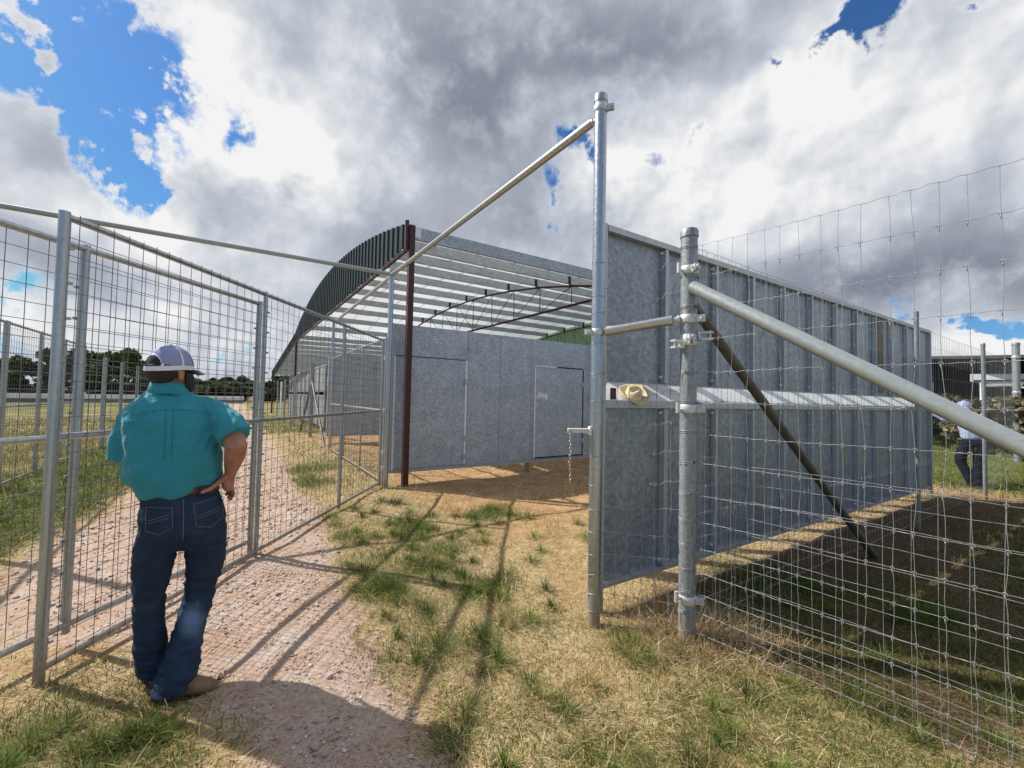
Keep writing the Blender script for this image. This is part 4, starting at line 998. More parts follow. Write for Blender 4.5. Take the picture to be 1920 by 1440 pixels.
def limb(mb, pts, n=14):
    """tapering limb through (x,y,z,r)"""
    P=[Vector(p[:3]) for p in pts]; r=[p[3] for p in pts]; Q=[];S=[]
    for i in range(len(P)-1):
        for k in range(4):
            t=k/4; Q.append(P[i].lerp(P[i+1],t)); S.append(r[i]*(1-t)+r[i+1]*t)
    Q.append(P[-1]); S.append(r[-1]); 
    d0=(Q[0]-Q[1]).normalized(); d1_=(Q[-1]-Q[-2]).normalized()
    Q=[Q[0]+d0*S[0]*.75,Q[0]+d0*S[0]*.5]+Q+[Q[-1]+d1_*S[-1]*.5,Q[-1]+d1_*S[-1]*.75]; S=[S[0]*.3,S[0]*.8]+S+[S[-1]*.8,S[-1]*.3]
    mb.tube([tuple(q) for q in Q],S,n)
def head(mb, c, f, s=1.0):
    """skull, jaw, face features and ears; f facing direction (2d), c centre of the skull"""
    f=Vector((f[0],f[1],0)).normalized(); sd=Vector((f.y,-f.x,0)); up_=Vector((0,0,1)); c=Vector(c)
    def at(a,b,d): return tuple(c+f*a*s+sd*b*s+up_*d*s)
    E_=lambda p,r: mb.ell(p,tuple(x*s for x in r),f,18,12)
    E_(at(-.012,0,.012),(.076,.094,.096)); E_(at(.03,0,-.045),(.066,.068,.078)); E_(at(.045,0,-.092),(.05,.048,.038))
    E_(at(.068,0,.022),(.055,.028,.018)); E_(at(.09,0,-.022),(.013,.022,.024)); E_(at(.105,0,-.034),(.016,.016,.013))
    E_(at(.082,0,-.066),(.026,.014,.007)); E_(at(.080,0,-.078),(.024,.014,.008))
    for g in (-1,1):
        E_(at(.072,.032*g,-.002),(.016,.012,.010)); E_(at(.058,.05*g,-.035),(.022,.03,.024))
        E_(at(-.012,.080*g,-.022),(.010,.020,.033)); E_(at(-.020,.086*g,-.008),(.006,.019,.018)); E_(at(-.006,.083*g,-.050),(.007,.010,.011))
    return at
def cap_build(parent, c, f, s=1.0, tilt=0.0, crown='cap_mesh', bill='navy', front='navy', opening=True):
    f=Vector((f[0],f[1],0)).normalized(); sd=Vector((f.y,-f.x,0)); up_=Vector((0,0,1)); c=Vector(c)
    def pt(a,e,k=1.0):       # a: angle from facing direction, e: elevation 0..1
        h=math.sin(e*math.pi/2); w=math.cos(e*math.pi/2)**.85
        rad=(.106 if abs(a)<1.6 else .102)
        fr=math.cos(a)*(.108)*w*k; si=math.sin(a)*.088*w*k
        z=(.113*h-.010*(1-e) - .022*(-math.cos(a)+0)*(1-e)*.6*(1 if math.cos(a)<0 else .3))
        return c+f*fr*s+sd*si*s+up_*(z*k*s)
    na,ne=144,44; body=MB();frn=MB();trim=MB();ins=MB()
    cp=bpy.data.objects.new('cap',None); 
    for i in range(na):
        a0=-math.pi+2*math.pi*i/na; a1=a0+2*math.pi/na; am=(a0+a1)/2; back=math.pi-abs(am)
        for j in range(ne):
            e0=j/ne; e1=(j+1)/ne; em=(e0+e1)/2
            q=[pt(a0,e0),pt(a1,e0),pt(a1,e1),pt(a0,e1)]
            arch_=.30*math.sqrt(max(0,1-(back/.62)**2)) if back<.62 else 0
            ring=arch_+.055
            seam=min(abs(abs(am)-1.62),abs(back),abs(am)) <.05 and abs(am)>1.0
            if j<5: mbx=trim
            elif opening and em<arch_+.12: mbx=ins
            elif opening and em<ring+.12 and back<.75: mbx=trim
            elif abs(am)<.86: mbx=frn
            elif seam: mbx=trim
            else: mbx=body
            k=1.0 if mbx is body else (1.012 if mbx is not ins else .995)
            if k!=1.0: q=[pt(a0,e0,k),pt(a1,e0,k),pt(a1,e1,k),pt(a0,e1,k)]
            mbx.add([tuple(x) for x in q],[(0,1,2,3)])
    o=body.build('cap',M[crown],parent,smooth=True)
    for nm,mb_,mt_ in (('cap_front',frn,front),('cap_trim',trim,'cap_white'),('cap_opening',ins,'black')):
        if mb_.v: mb_.build(nm,M[mt_],o,smooth=True)
    b=MB(); n=16; vs=[];fs=[]
    for i in range(n+1):
        a=-1.08+2.16*i/n
        for k,(g,dz) in enumerate(((1.0,-.002),(1.0,.004),(1.0,.0),(1.0,0))):
            pass
        p0=pt(a,0.02,1.0); ext=.075*s*math.cos(a*1.25)**.6 if abs(a*1.25)<1.5 else 0
        p1=p0+f*ext+up_*(-.006*s-.010*s*(a/1.08)**2-.012*s)
        pm=(p0+p1)/2+up_*.007*s*(1-(a/1.08)**2)
        for p_ in (p0,pm,p1): vs+= [tuple(p_),tuple(p_-up_*.0035)]
    for i in range(n):
        for k in (0,2):
            A_=i*6+k; B_=A_+6
            fs+=[(A_,B_,B_+2,A_+2),(A_+1,A_+3,B_+3,B_+1)]
        fs.append((i*6+4,i*6+5,i*6+11,i*6+10))
    b.add(vs,fs); b.build('brim',M[bill],o,smooth=True)
    bt=MB(); bt.ell(tuple(pt(0,1.0,1.02)),(.008*s,.008*s,.005*s),nu=10,nv=6); bt.build('button',M['cap_white'],o,smooth=True)
    return o
def shell(parent, name, mat, c, r, f, keep, nu=40, nv=28, jit=.002):
    """part of an ellipsoid shell (hair, beard), thickened"""
    f=Vector((f[0],f[1],0)).normalized(); sd=Vector((f.y,-f.x,0)); c=Vector(c); mb=MB(); idx={}
    def P(i,j):
        e=-math.pi/2+math.pi*j/nv; a=2*math.pi*i/nu
        return c+sd*(r[0]*math.cos(e)*math.sin(a))+f*(r[1]*math.cos(e)*math.cos(a))+Vector((0,0,r[2]*math.sin(e)))
    for i in range(nu):
        for j in range(nv):
            a=2*math.pi*(i+.5)/nu; a=a-2*math.pi if a>math.pi else a
            z=math.sin(-math.pi/2+math.pi*(j+.5)/nv)
            if keep(a,z):
                fc=[]
                for (p_,q_) in ((i,j),(i+1,j),(i+1,j+1),(i,j+1)):
                    key=(p_%nu,q_)
                    if key not in idx:
                        v_=P(*key); v_=v_*1; d=(v_-c).normalized()*jit*mnoise.noise(v_*70); idx[key]=len(mb.v); mb.v.append(tuple(v_+d))
                    fc.append(idx[key])
                mb.f.append(tuple(fc))
    o=mb.build(name,M[mat],parent,smooth=True); md=o.modifiers.new('s','SOLIDIFY'); md.thickness=.012; md.offset=-1
    return o

def teal_man():
    t=thing('person','man in teal checked shirt and jeans, seen from behind with a hand on his hip','person',(-1.80,2.40,0),math.atan2(.626,.78))
    fh=(.766,.643); hc=(-.085,.012,1.716)
    # body -----------------------------------------------------------
    b=MB()
    head(b,hc,fh)
    limb(b,[(-.092,.015,1.56,.070),(-.090,.010,1.63,.062),(-.085,.008,1.69,.060)])
    b.ring_loft([(-.01,0,.80,.10,.08),(.0,0,.88,.155,.11),(-.02,0,1.02,.165,.12),(-.05,0,1.2,.185,.13),(-.065,0,1.36,.185,.125),(-.08,.0,1.48,.16,.10),(-.088,.01,1.545,.10,.075)],20)
    # right arm, elbow pushed back, hand on the hip
    limb(b,[(.095,-.01,1.47,.066),(.16,-.07,1.41,.062),(.205,-.145,1.335,.056),(.212,-.165,1.300,.055),(.212,-.135,1.245,.053),(.207,-.095,1.19,.042),(.203,-.065,1.145,.031),(.200,-.052,1.12,.030)])
    b.ell((.196,-.034,1.08),(.030,.040,.052),(.6,.8))
    limb(b,[(.190,-.050,1.125,.019),(.150,-.098,1.098,.0155),(.108,-.128,1.072,.0125),(.068,-.140,1.058,.0105)],10)   # thumb lying along the belt
    for (x0,y0,z0,pts) in ((.214,-.045,1.052,[(.226,-.030,1.012),(.220,-.012,.985)]),(.212,-.022,1.045,[(.224,-.006,.998),(.214,.016,.968)]),(.206,-.002,1.045,[(.216,.018,1.003),(.206,.038,.975)]),(.198,.014,1.052,[(.206,.036,1.018),(.196,.052,.995)])):
        limb(b,[(x0,y0,z0+.02,.0115),(x0,y0,z0,.0105)]+[(x,y,z,.0095-.0008*i) for i,(x,y,z) in enumerate(pts)],9)
    # left arm, forearm forward of the body
    limb(b,[(-.17,.0,1.475,.055),(-.215,.025,1.42,.052),(-.245,.05,1.33,.048),(-.258,.07,1.25,.046),(-.24,.15,1.18,.043),(-.20,.26,1.16,.032)])
    b.ell((-.175,.30,1.155),(.04,.05,.022),(.6,.8))
    for k in range(4): limb(b,[(-.20+.02*k,.325+.008*k,1.155,.0105),(-.185+.022*k,.365+.006*k,1.145,.0095),(-.170+.02*k,.385,1.125,.0085)],8)
    limb(b,[(-.135,.29,1.16,.0115),(-.115,.33,1.155,.010),(-.11,.35,1.15,.009)],8)
    # legs and feet (inside jeans and boots)
    limb(b,[(.085,0,.84,.085),(.10,.0,.66,.078),(.09,.01,.48,.055),(.05,-.02,.33,.052),(.0,-.075,.12,.04)])
    limb(b,[(-.09,0,.84,.085),(-.115,.0,.66,.076),(-.13,.01,.50,.055),(-.122,.04,.33,.050),(-.10,.09,.12,.038)])
    me=remeshed(b,.0055,2); mesh_obj(me,'body',M['skin'],t)
    # hair, beard
    shell(t,'hair','hair',(hc[0]-.012*fh[0],hc[1]-.012*fh[1],hc[2]+.012),(.080,.100,.102),fh,lambda a,z: abs(a)>1.62 and -.80+.55*max(0,(2.35-abs(a)))<z<.10)
    shell(t,'beard','hair',(hc[0]+.034*fh[0],hc[1]+.034*fh[1],hc[2]-.060),(.072,.078,.088),fh,lambda a,z: abs(a)<1.75 and (-.97<z<.05 or (abs(a)>1.1 and z<.65)),jit=.006)
    cap_build(t,(hc[0]-.008*fh[0],hc[1]-.008*fh[1],hc[2]+.012),fh,1.08)
    # shirt ----------------------------------------------------------
    s=MB()
    s.ring_loft([(-.025,.005,1.045,.165,.135,.16),(-.027,.005,1.06,.178,.142,.15),(-.035,0,1.11,.198,.152,.08),(-.052,0,1.15,.212,.160,.03),(-.054,0,1.21,.216,.160,.0),(-.058,0,1.28,.214,.160),(-.066,-.002,1.37,.212,.152),(-.074,-.004,1.44,.212,.138),(-.080,-.002,1.49,.200,.118),(-.084,.004,1.535,.172,.100),(-.088,.01,1.572,.118,.086),(-.092,.012,1.60,.074,.074)],36,p=2.35)
    limb(s,[(.03,.0,1.50,.075),(.10,-.02,1.487,.080)],18)
    s.tube([(.06,-.008,1.493),(.115,-.035,1.475),(.165,-.085,1.425),(.200,-.128,1.372),(.211,-.142,1.352)],[.074,.078,.082,.088,.087],22)
    s.tube([(-.185,-.0,1.488),(-.232,.02,1.435),(-.256,.05,1.34),(-.266,.062,1.25),(-.268,.064,1.232)],[.074,.074,.072,.068,.065],22)
    me=remeshed(s,.0075,3)
    def wr(c):
        v_=Vector(c); n_=.014*mnoise.noise(Vector((c[0]*11+c[2]*4,c[1]*9,c[2]*3.6)))+.009*mnoise.noise(Vector((c[0]*24-c[2]*9,c[1]*20,c[2]*13)))+.0025*mnoise.noise(v_*46)
        low=max(0,min(1,(1.2-c[2])/.15)); n_+=low*.010*math.sin(c[0]*34+c[1]*20+6*c[2]+2*mnoise.noise(v_*7))   # gathers above the belt
        x=c[0]+.02
        n_+=.010*math.exp(-((x-.0-(1.5-c[2])*.10)/.018)**2)*max(0,min(1,(c[2]-1.12)/.2))*(c[1]<0)*.6 # pleat down the back
        if c[0]>.08 and c[2]>1.25: n_+=.004*math.sin((c[0]*1.2-c[2]*.9+c[1])*75)
        return n_
    displace(me,wr); sh=mesh_obj(me,'shirt',M['teal'],t); bpy.context.view_layer.update()
    def sback(x,z):
        h_=sh.ray_cast(Vector((x,-.7,z)),Vector((0,1,0))); return (x,(h_[1].y if h_[0] else -.1)-.001,z)
    for nm,pts in (('yoke_seam',[(-.235+.0105*i,1.475+.028*math.sin(i/32*math.pi)) for i in range(33)]),('back_pleat',[(-.098,1.50-.012*i) for i in range(22)]),('back_pleat',[(-.068,1.50-.012*i) for i in range(22)])):
        mb=MB(); mb.tube([sback(*q) for q in pts],.0011,5,cap=False); mb.build(nm,M['teal_seam'],sh,smooth=True)
    cm=MB(); n=30; vs=[];fs=[]
    for i in range(n+1):
        a=-2.75+5.5*i/n -math.pi/2
        for k,(rr_,z) in enumerate(((.071,1.588),(.068,1.622),(.066,1.652),(.071,1.655),(.078,1.628),(.086,1.592),(.084,1.586))):
            vs.append((-.090+rr_*1.12*math.cos(a),.012+rr_*1.03*math.sin(a),z-.010*(math.sin(a)+1)*.5-.02*max(0,math.cos(a))*.6))
    for i in range(n):
        for k in range(6): fs.append((i*7+k,i*7+k+1,(i+1)*7+k+1,(i+1)*7+k))
    cm.add(vs,fs); cm.build('collar',M['teal'],t,smooth=True)
    mb=MB()   # yoke seam across the shoulders
    ys=[(-.24+.31*i/16, -.02, 1.515+.03*math.exp(-((i-8)/5)**2)) for i in range(17)]
    # jeans ----------------------------------------------------------
    j=MB()
    j.ring_loft([(-.02,.0,1.075,.168,.128),(-.015,.0,1.04,.172,.132),(-.005,-.008,.97,.186,.142),(.0,-.016,.90,.195,.150),(.0,-.014,.84,.190,.146),(.0,-.006,.78,.165,.125),(-.008,0,.74,.11,.09)],36,p=2.25)
    def leg(rings): j.ring_loft(rings,26,p=2.1)
    leg([(.09,-.012,.88,.100,.125),(.100,-.012,.80,.104,.125),(.106,-.004,.72,.100,.115),(.108,.004,.64,.093,.104),(.100,.010,.56,.083,.094),(.090,.010,.49,.072,.084),(.074,.0,.41,.072,.084),(.052,-.02,.32,.074,.086),(.028,-.05,.22,.077,.090),(.008,-.075,.13,.090,.108,.02),(-.008,-.088,.075,.096,.122,.06),(-.014,-.092,.048,.099,.128,.08)])
    leg([(-.09,-.01,.88,.098,.122),(-.106,-.01,.80,.098,.12),(-.118,-.004,.71,.093,.11),(-.124,.004,.62,.085,.10),(-.130,.008,.53,.071,.084),(-.131,.014,.46,.068,.080),(-.128,.03,.37,.069,.080),(-.121,.048,.28,.070,.082),(-.112,.07,.18,.074,.092),(-.102,.09,.10,.073,.098,.05),(-.098,.098,.06,.074,.104,.06)])
    me=remeshed(j,.0078,3)
    def wj(c):
        v_=Vector(c); n_=.005*mnoise.noise(v_*10)+.004*mnoise.noise(Vector((c[0]*12+c[2]*14,c[1]*12,c[2]*30)))+.0025*mnoise.noise(v_*45)
        for (zc,w,k) in ((.52,.09,.006),(.72,.06,.006),(.16,.11,.008),(.40,.08,.003)):
            n_+=k*1.9*math.exp(-((c[2]-zc)/w)**2)*mnoise.noise(Vector((c[0]*9+zc*50,c[1]*9,c[2]*34+c[0]*9)))
        n_-=.012*math.exp(-(c[0]-.0)**2/.0004)*(c[1]<-.05)*(c[2]>.74)*(c[2]<1.0)
        return n_
    displace(me,wj); je=mesh_obj(me,'jeans',M['denim'],t)
    def on_back(x,z,off=.004):   # surface of the seat
        best=None
        o_,ok=None,None
        hit=je.ray_cast(Vector((x,-.6,z)),Vector((0,1,0)))
        return (x,(hit[1].y if hit[0] else -.15)-off,z)
    bpy.context.view_layer.update()
    def line(pts,r=.0016): 
        Q=[]
        for (x0,z0),(x1,z1) in zip(pts[:-1],pts[1:]):
            m_=max(2,int(math.hypot(x1-x0,z1-z0)/.015))
            for i in range(m_): Q.append(on_back(x0+(x1-x0)*i/m_,z0+(z1-z0)*i/m_,.0012))
        Q.append(on_back(*pts[-1],.0012)); return Q
    for nm,px in (('back_pocket',[(.035,1.0),(.168,1.02),(.172,.90),(.115,.865),(.048,.885),(.035,1.0)]),('back_pocket',[(-.16,1.0),(-.055,.995),(-.050,.895),(-.10,.865),(-.158,.885),(-.16,1.0)])):
        mb=MB(); mb.tube(line(px),.0016,5,cap=False)
        lx=px[0][0]; rx=px[1][0]
        mb.tube(line([(lx+.012,.935),(rx-.01,.962)]),.0015,5,cap=False); mb.tube(line([(lx+.012,.922),(rx-.01,.947)]),.0015,5,cap=False)
        mb.build(nm,M['stitch'],je,smooth=True)
    mb=MB(); mb.tube(line([(-.01,1.03),(-.006,.93),(-.004,.82)]),.0022,5,cap=False); mb.build('seam',M['stitch'],je,smooth=True)
    mb=MB(); mb.ring_loft([(-.018,.0,1.085,.170,.131),(-.018,.0,1.087,.174,.135),(-.017,.0,1.048,.177,.137),(-.017,.0,1.046,.172,.131)],40,cap=False,p=2.25); mb.build('belt',M['belt'],t,smooth=True)
    for x in (.06,): mb=MB(); y_=on_back(x,1.02)[1]; mb.box(x-.006,x+.006,y_-.012,y_+.004,1.045,1.078); mb.build('belt_loop',M['denim'],je)
    # boots
    def boot(c, f, ln=.29):
        f=Vector((f[0],f[1],0)).normalized(); ang=math.atan2(f.y,f.x); mb=MB()
        rings=[(-.105,.030,.033,.034),(-.095,.045,.042,.048),(-.05,.052,.043,.055),(0,.062,.046,.062),(.05,.058,.049,.055),(.10,.044,.050,.040),(.145,.036,.043,.032),(.172,.030,.024,.022)]
        vs=[];fs=[];n=18
        for (x,zc,ry,rz) in rings:
            for k in range(n):
                a=2*math.pi*k/n; z=zc+rz*math.sin(a); vs.append((x,ry*math.cos(a),max(.012,z)))
        for i in range(len(rings)-1):
            for k in range(n): k2=(k+1)%n; fs.append((i*n+k,i*n+k2,(i+1)*n+k2,(i+1)*n+k))
        fs.append(tuple(range(n-1,-1,-1))); fs.append(tuple((len(rings)-1)*n+k for k in range(n)))
        mb.add(vs,fs); mb.tube([(-.03,0,.05),(-.03,0,.09),(-.03,0,.13)],[.045,.044,.042],18)
        o=mb.build('boot',M['boot'],t,auto=60); o.location=c; o.rotation_euler=(0,0,ang)
        sb=MB(); pts=[]
        for k in range(28):
            a=2*math.pi*k/28; x=.035+.145*math.cos(a); y=.050*math.sin(a)*(1-.18*math.cos(a)**2)*(1 if x>-.02 else .86); pts.append((x,y))
        n=28; sb.add([(x,y,0) for x,y in pts]+[(x*1.0,y,.014) for x,y in pts],[(i,(i+1)%n,n+(i+1)%n,n+i) for i in range(n)]+[tuple(range(n-1,-1,-1)),tuple(range(n,2*n))])
        sb.build('sole',M['sole'],o)
        hb=MB(); hb.box(-.105,-.035,-.036,.036,-.018,.0); 
        for kx in (.02,.05,.08): 
            lb=MB(); lb.tube([(kx,-.035,.098-.28*(kx-.0)),(kx,0,.122-.35*kx),(kx,.035,.098-.28*kx)],.004,6); lb.build('lace',M['sole'],o)
        return o
    boot((.0,-.125,-.004),(1,-.30)); boot((-.095,.125,.0),(-.25,1))
    return t
teal_man()

def bending_person():
    bx,by=9.30,8.72
    t=thing('person','person in pale blue shirt and cap stooping beside the far wall end','person',(bx,by,-.02),R(-40))
    # local x = right in view, y = away; head to the left, looking at the wall
    fh=(-.8,.55); t.scale=(1.07,1.07,1.07); hc=(-.06,.11,1.51)
    b=MB(); head(b,hc,fh,1.0)
    limb(b,[(-.03,.05,1.33,.066),(-.05,.08,1.40,.06),(-.06,.10,1.47,.058)])
    b.ring_loft([(.04,0,.82,.13,.10),(.05,-.01,.92,.155,.115),(.05,-.01,1.05,.165,.12),(.03,.01,1.18,.185,.125),(.0,.03,1.29,.16,.105),(-.03,.05,1.36,.09,.075)],20)
    limb(b,[(-.14,.04,1.27,.058),(-.33,.12,1.30,.048),(-.50,.18,1.42,.04),(-.64,.22,1.56,.03)])
    b.ell((-.72,.24,1.585),(.03,.045,.018),(-1,.2))
    for k in range(4): limb(b,[(-.75,.215+.018*k,1.585,.010),(-.79,.212+.02*k,1.582,.0095),(-.815,.21+.02*k,1.57,.0085)],8)
    limb(b,[(-.71,.20,1.585,.011),(-.745,.175,1.58,.0095),(-.765,.165,1.575,.009)],8)
    limb(b,[(.19,.0,1.26,.056),(.235,-.03,1.08,.047),(.20,.06,.92,.042),(.16,.14,.86,.031)])
    b.ell((.145,.165,.835),(.02,.035,.045),(-.3,.9))
    for k in range(4): limb(b,[(.13+.012*k,.18,.815,.010),(.125+.012*k,.195,.785,.009),(.12+.012*k,.19,.76,.008)],8)
    limb(b,[(.12,.16,.84,.010),(.10,.175,.81,.009),(.095,.18,.79,.008)],8)
    limb(b,[(-.02,0,.86,.085),(-.12,.03,.52,.055),(.02,.02,.10,.04)]); limb(b,[(.11,0,.86,.085),(.10,.03,.50,.055),(.08,-.02,.10,.04)])
    mesh_obj(remeshed(b,.008,2),'body',M['skin'],t)
    s=MB(); s.ring_loft([(.055,-.01,.92,.165,.130),(.055,-.01,.96,.185,.142),(.05,-.01,1.06,.192,.145),(.03,.01,1.18,.205,.142),(.01,.025,1.27,.185,.122),(-.015,.04,1.325,.12,.09),(-.03,.05,1.36,.08,.074)],30,p=2.3)
    s.tube([(-.11,.04,1.27),(-.22,.08,1.28),(-.33,.12,1.30),(-.46,.165,1.385),(-.60,.21,1.52)],[.082,.076,.068,.058,.05],16)
    s.tube([(.16,.0,1.27),(.215,-.015,1.17),(.235,-.03,1.08),(.215,.03,.98)],[.082,.074,.066,.058],16)
    me=remeshed(s,.011,3); displace(me,lambda c:.007*mnoise.noise(Vector((c[0]*12,c[1]*12,c[2]*6)))); mesh_obj(me,'shirt',M['blue_shirt'],t)
    j=MB(); j.ring_loft([(.05,0,.97,.15,.12),(.05,-.02,.88,.175,.145),(.045,-.01,.80,.17,.13),(.04,0,.74,.11,.09)],28,p=2.2)
    j.ring_loft([(-.03,0,.86,.10,.12),(-.09,.02,.70,.10,.11),(-.13,.03,.56,.085,.095),(-.12,.03,.46,.08,.09),(-.06,.03,.30,.078,.088),(.0,.02,.14,.075,.09),(.02,.02,.05,.078,.10)],22)
    j.ring_loft([(.12,0,.86,.095,.12),(.12,.0,.70,.098,.11),(.11,.02,.52,.085,.095),(.105,.015,.36,.08,.09),(.09,.0,.16,.076,.09),(.085,-.01,.05,.08,.10)],22)
    me=remeshed(j,.011,3); displace(me,lambda c:.006*mnoise.noise(Vector(c)*13)); mesh_obj(me,'trousers',M['denim_dark'],t)
    for (c,f) in (((.0,.03,0),(-.7,.7)),((.08,-.03,0),(-.3,.95))):
        mb=MB(); ang=math.atan2(f[1],f[0]); mb.ell((.05,0,.045),(.048,.14,.045),(1,0)); mb.box(-.08,.17,-.04,.04,.0,.015); o=mb.build('boot',M['sole'],t,smooth=False); o.location=c; o.rotation_euler=(0,0,ang)
    shell(t,'hair','hair',(hc[0]+.01,hc[1]-.008,hc[2]+.008),(.080,.100,.10),fh,lambda a,z: abs(a)>1.5 and -.75<z<.1)
    cap_build(t,(hc[0],hc[1],hc[2]+.014),fh,1.12,crown='cap_mesh',bill='cap_white',front='cap_mesh',opening=False)
bending_person()

# ------------------------------------------------------------------ trees, shrubs, far things
def crown_mesh(name, blobs_, n, leaf, cols, wts, seed):
    g=np.random.default_rng(seed); P=[];Nn=[]
    w=np.array([b[3]*b[4] for b in blobs_]); w=w/w.sum()
    k=g.choice(len(blobs_),n,p=w); B=np.array(blobs_)[k]
    d=g.normal(size=(n,3)); d/=np.linalg.norm(d,axis=1)[:,None]; rad=g.uniform(.35,1.08,n)**.5
    p=B[:,:3]+d*rad[:,None]*B[:,3:6]
    a=g.normal(size=(n,3)); a/=np.linalg.norm(a,axis=1)[:,None]; a=a*.7+d*.3; b=np.cross(a,g.normal(size=(n,3))); b/=np.linalg.norm(b,axis=1)[:,None]; a=np.cross(b,a); a/=np.linalg.norm(a,axis=1)[:,None]
    s=leaf*g.uniform(.5,1.4,n)[:,None]
    co=np.stack([p-a*s-b*s*.55,p+a*s-b*s*.35,p+a*s*.8+b*s*.5,p-a*s*.7+b*s*.6],1).reshape(-1,3)
    me=fast_mesh(name,co,np.arange(n*4).reshape(-1,4))
    cols=np.array(cols); kk=g.choice(len(cols),n,p=np.array(wts)/sum(wts)); c=cols[kk]*g.uniform(.7,1.3,(n,1))
    c=np.concatenate([np.repeat(c[:,None],4,1),np.ones((n,4,1))],2)
    at=me.color_attributes.new('tint','FLOAT_COLOR','POINT'); at.data.foreach_set('color',c.astype(np.float32).ravel())
    me.materials.append(M['leaf']); return me
def tree_proto(seed,w,h,dens=1.0,leaf=.26,n=5200,cols=None):
    rr=random.Random(seed); bl=[]
    for i in range(26):
        a=rr.uniform(0,6.28); q=rr.uniform(0,1)**.6; z=rr.uniform(.30,.95)
        lim=math.sqrt(max(.05,1-((z-.5)/.55)**2))
        s=rr.uniform(.14,.26)*w*.55
        bl.append((math.cos(a)*q*w/2*lim,math.sin(a)*q*w/2*lim,h*z*.93,s,s,s*.72))
    me=crown_mesh('crown',bl,int(n*dens),leaf,cols or [(.055,.085,.025),(.08,.115,.032),(.04,.062,.02),(.12,.14,.045)],[4,3,3,1],seed)
    tk=MB(); tk.tube([(0,0,-.4),(.05,.02,h*.16),(.1,-.05,h*.34),(.05,.05,h*.6)],[.045*h*.75,.034*h*.75,.026*h*.75,.01*h],9)
    for i in range(7):
        a=rr.uniform(0,6.28); z=h*rr.uniform(.18,.4); b_=bl[rr.randrange(len(bl))]
        tk.tube([(.08,0,z),(b_[0]*.5,b_[1]*.5,z+(b_[2]-z)*.55),(b_[0],b_[1],b_[2])],[.017*h*.7,.011*h*.7,.004*h],6)
    return me,tk.mesh('trunk',True)
protos=[tree_proto(1,9.5,7.2),tree_proto(2,8,6.2),tree_proto(3,11,7.8),tree_proto(4,6.5,5.2)]
for _,tk in protos: tk.materials.append(M['bark'])
def tree(i,x,y,s,label,group='dark trees along the horizon'):
    cr,tk=protos[i]; t=thing('tree',label,'tree',(x,y,0),rng.uniform(0,6.28),group); s*=.98; t.scale=(s,s,s)
    for nm,me in (('crown',cr),('trunk',tk)):
        o=bpy.data.objects.new(nm,me); col.objects.link(o); o.parent=t
def azd(px,dist):   # bearing of something seen at that column of the photograph, placed at a distance
    a=math.atan((px-960)/805); return dist*math.sin(a),dist*math.cos(a)
def bearing(deg,dist): return dist*math.sin(R(deg)),dist*math.cos(R(deg))
TR=[(-47.2,84,0,1.0,'round dark tree just right of the nearest gate upright'),(-42.2,88,2,1.06,'broadest dark tree, rising behind the man\'s cap'),(-44.6,92,1,1.0,'dark tree left of the broad one behind the cap'),(-39.6,95,3,1.05,'low dark tree hidden mostly by the man\'s head'),
(-36.2,100,1,.72,'low dark tree right of the man\'s face'),(-34.2,105,0,.68,'dark tree between the man\'s face and the gate upright'),(-32.3,102,2,.66,'dark bushy tree right behind the gate upright'),(-49.5,90,3,.75,'low tree at the left picture edge'),(-52,86,1,.7,'leftmost low tree seen through the mesh panels'),
(-30.3,112,3,.8,'distant tree left of the low end of the roof'),(-28.4,86,3,.95,'spindly tree rising behind the low end of the roof'),(-55,88,0,.8,'tree beyond the left picture edge'),(-22,120,2,.7,'tree showing under the far eave of the shelter'),(-25.5,118,1,.7,'tree under the lower roof of the shelter')]
for (b_,d_,i,s,lb) in TR: tree(i,*bearing(b_,d_),s,lb)
for i in range(18):      # scrub along the field's far edge
    x,y=bearing(-56+1.75*i+rng.uniform(-.5,.5),rng.uniform(90,104)); t=thing('bush','low dark scrub bush in the hedge along the far field edge','bush',(x,y,0),rng.uniform(0,6),'scrub along the far field edge'); s=rng.uniform(.55,.8); t.scale=(1.25*s,1.25*s,s*.8)
    for nm,me in (('crown',protos[i%4][0]),('stems',protos[i%4][1])):
        o=bpy.data.objects.new(nm,me); col.objects.link(o); o.parent=t; o.location=(0,0,-1.2)
# long low bank wall with a white top at the end of the field
p0=bearing(-62,74); p1=bearing(-32,78); Lb=math.hypot(p1[0]-p0[0],p1[1]-p0[1])
t=thing('low_wall','long low grey wall with a white top across the far end of the field','wall',(*p0,0),math.atan2(p1[1]-p0[1],p1[0]-p0[0]))
mb=MB(); mb.box(0,Lb,-.2,.2,-.2,.45); mb.build('wall_base',simple('old_concrete',(.22,.21,.20),.9,0,.25,.6),t)
mb=MB(); mb.box(0,Lb,-.32,.32,.451,1.02); mb.build('white_top',simple('white_cover',(.80,.78,.75),.8,0,.08,.8),t)
# right background: old open barn, trailer, bank with brush, rail fence
x0,y0=bearing(43.6,16.2); x1,y1=bearing(56,15.5); dx,dy=x1-x0,y1-y0; Lb=math.hypot(dx,dy)
t=thing('barn','low dark open barn with rusty corrugated walls at the right edge','barn',(x0,y0,0),math.atan2(dy,dx))
mb=MB(); mb.add([(-.3,-.9,2.86),(Lb,-.9,2.66),(Lb,4.5,2.80),(-.3,4.5,3.0),(-.3,-.9,2.93),(Lb,-.9,2.73),(Lb,4.5,2.88),(-.3,4.5,3.08)],[(3,2,1,0),(4,5,6,7),(0,1,5,4),(1,2,6,5),(2,3,7,6),(3,0,4,7)]); mb.build('roof',simple('old_roof',(.07,.065,.06),.7,.1,.3,3),t)
mb=MB(); n=60
for k in range(n):
    a=k/n; xw=a*3.0; mb.box(xw,xw+.03,-.02+.02*(k%2),.02+.02*(k%2),1.5,2.80)
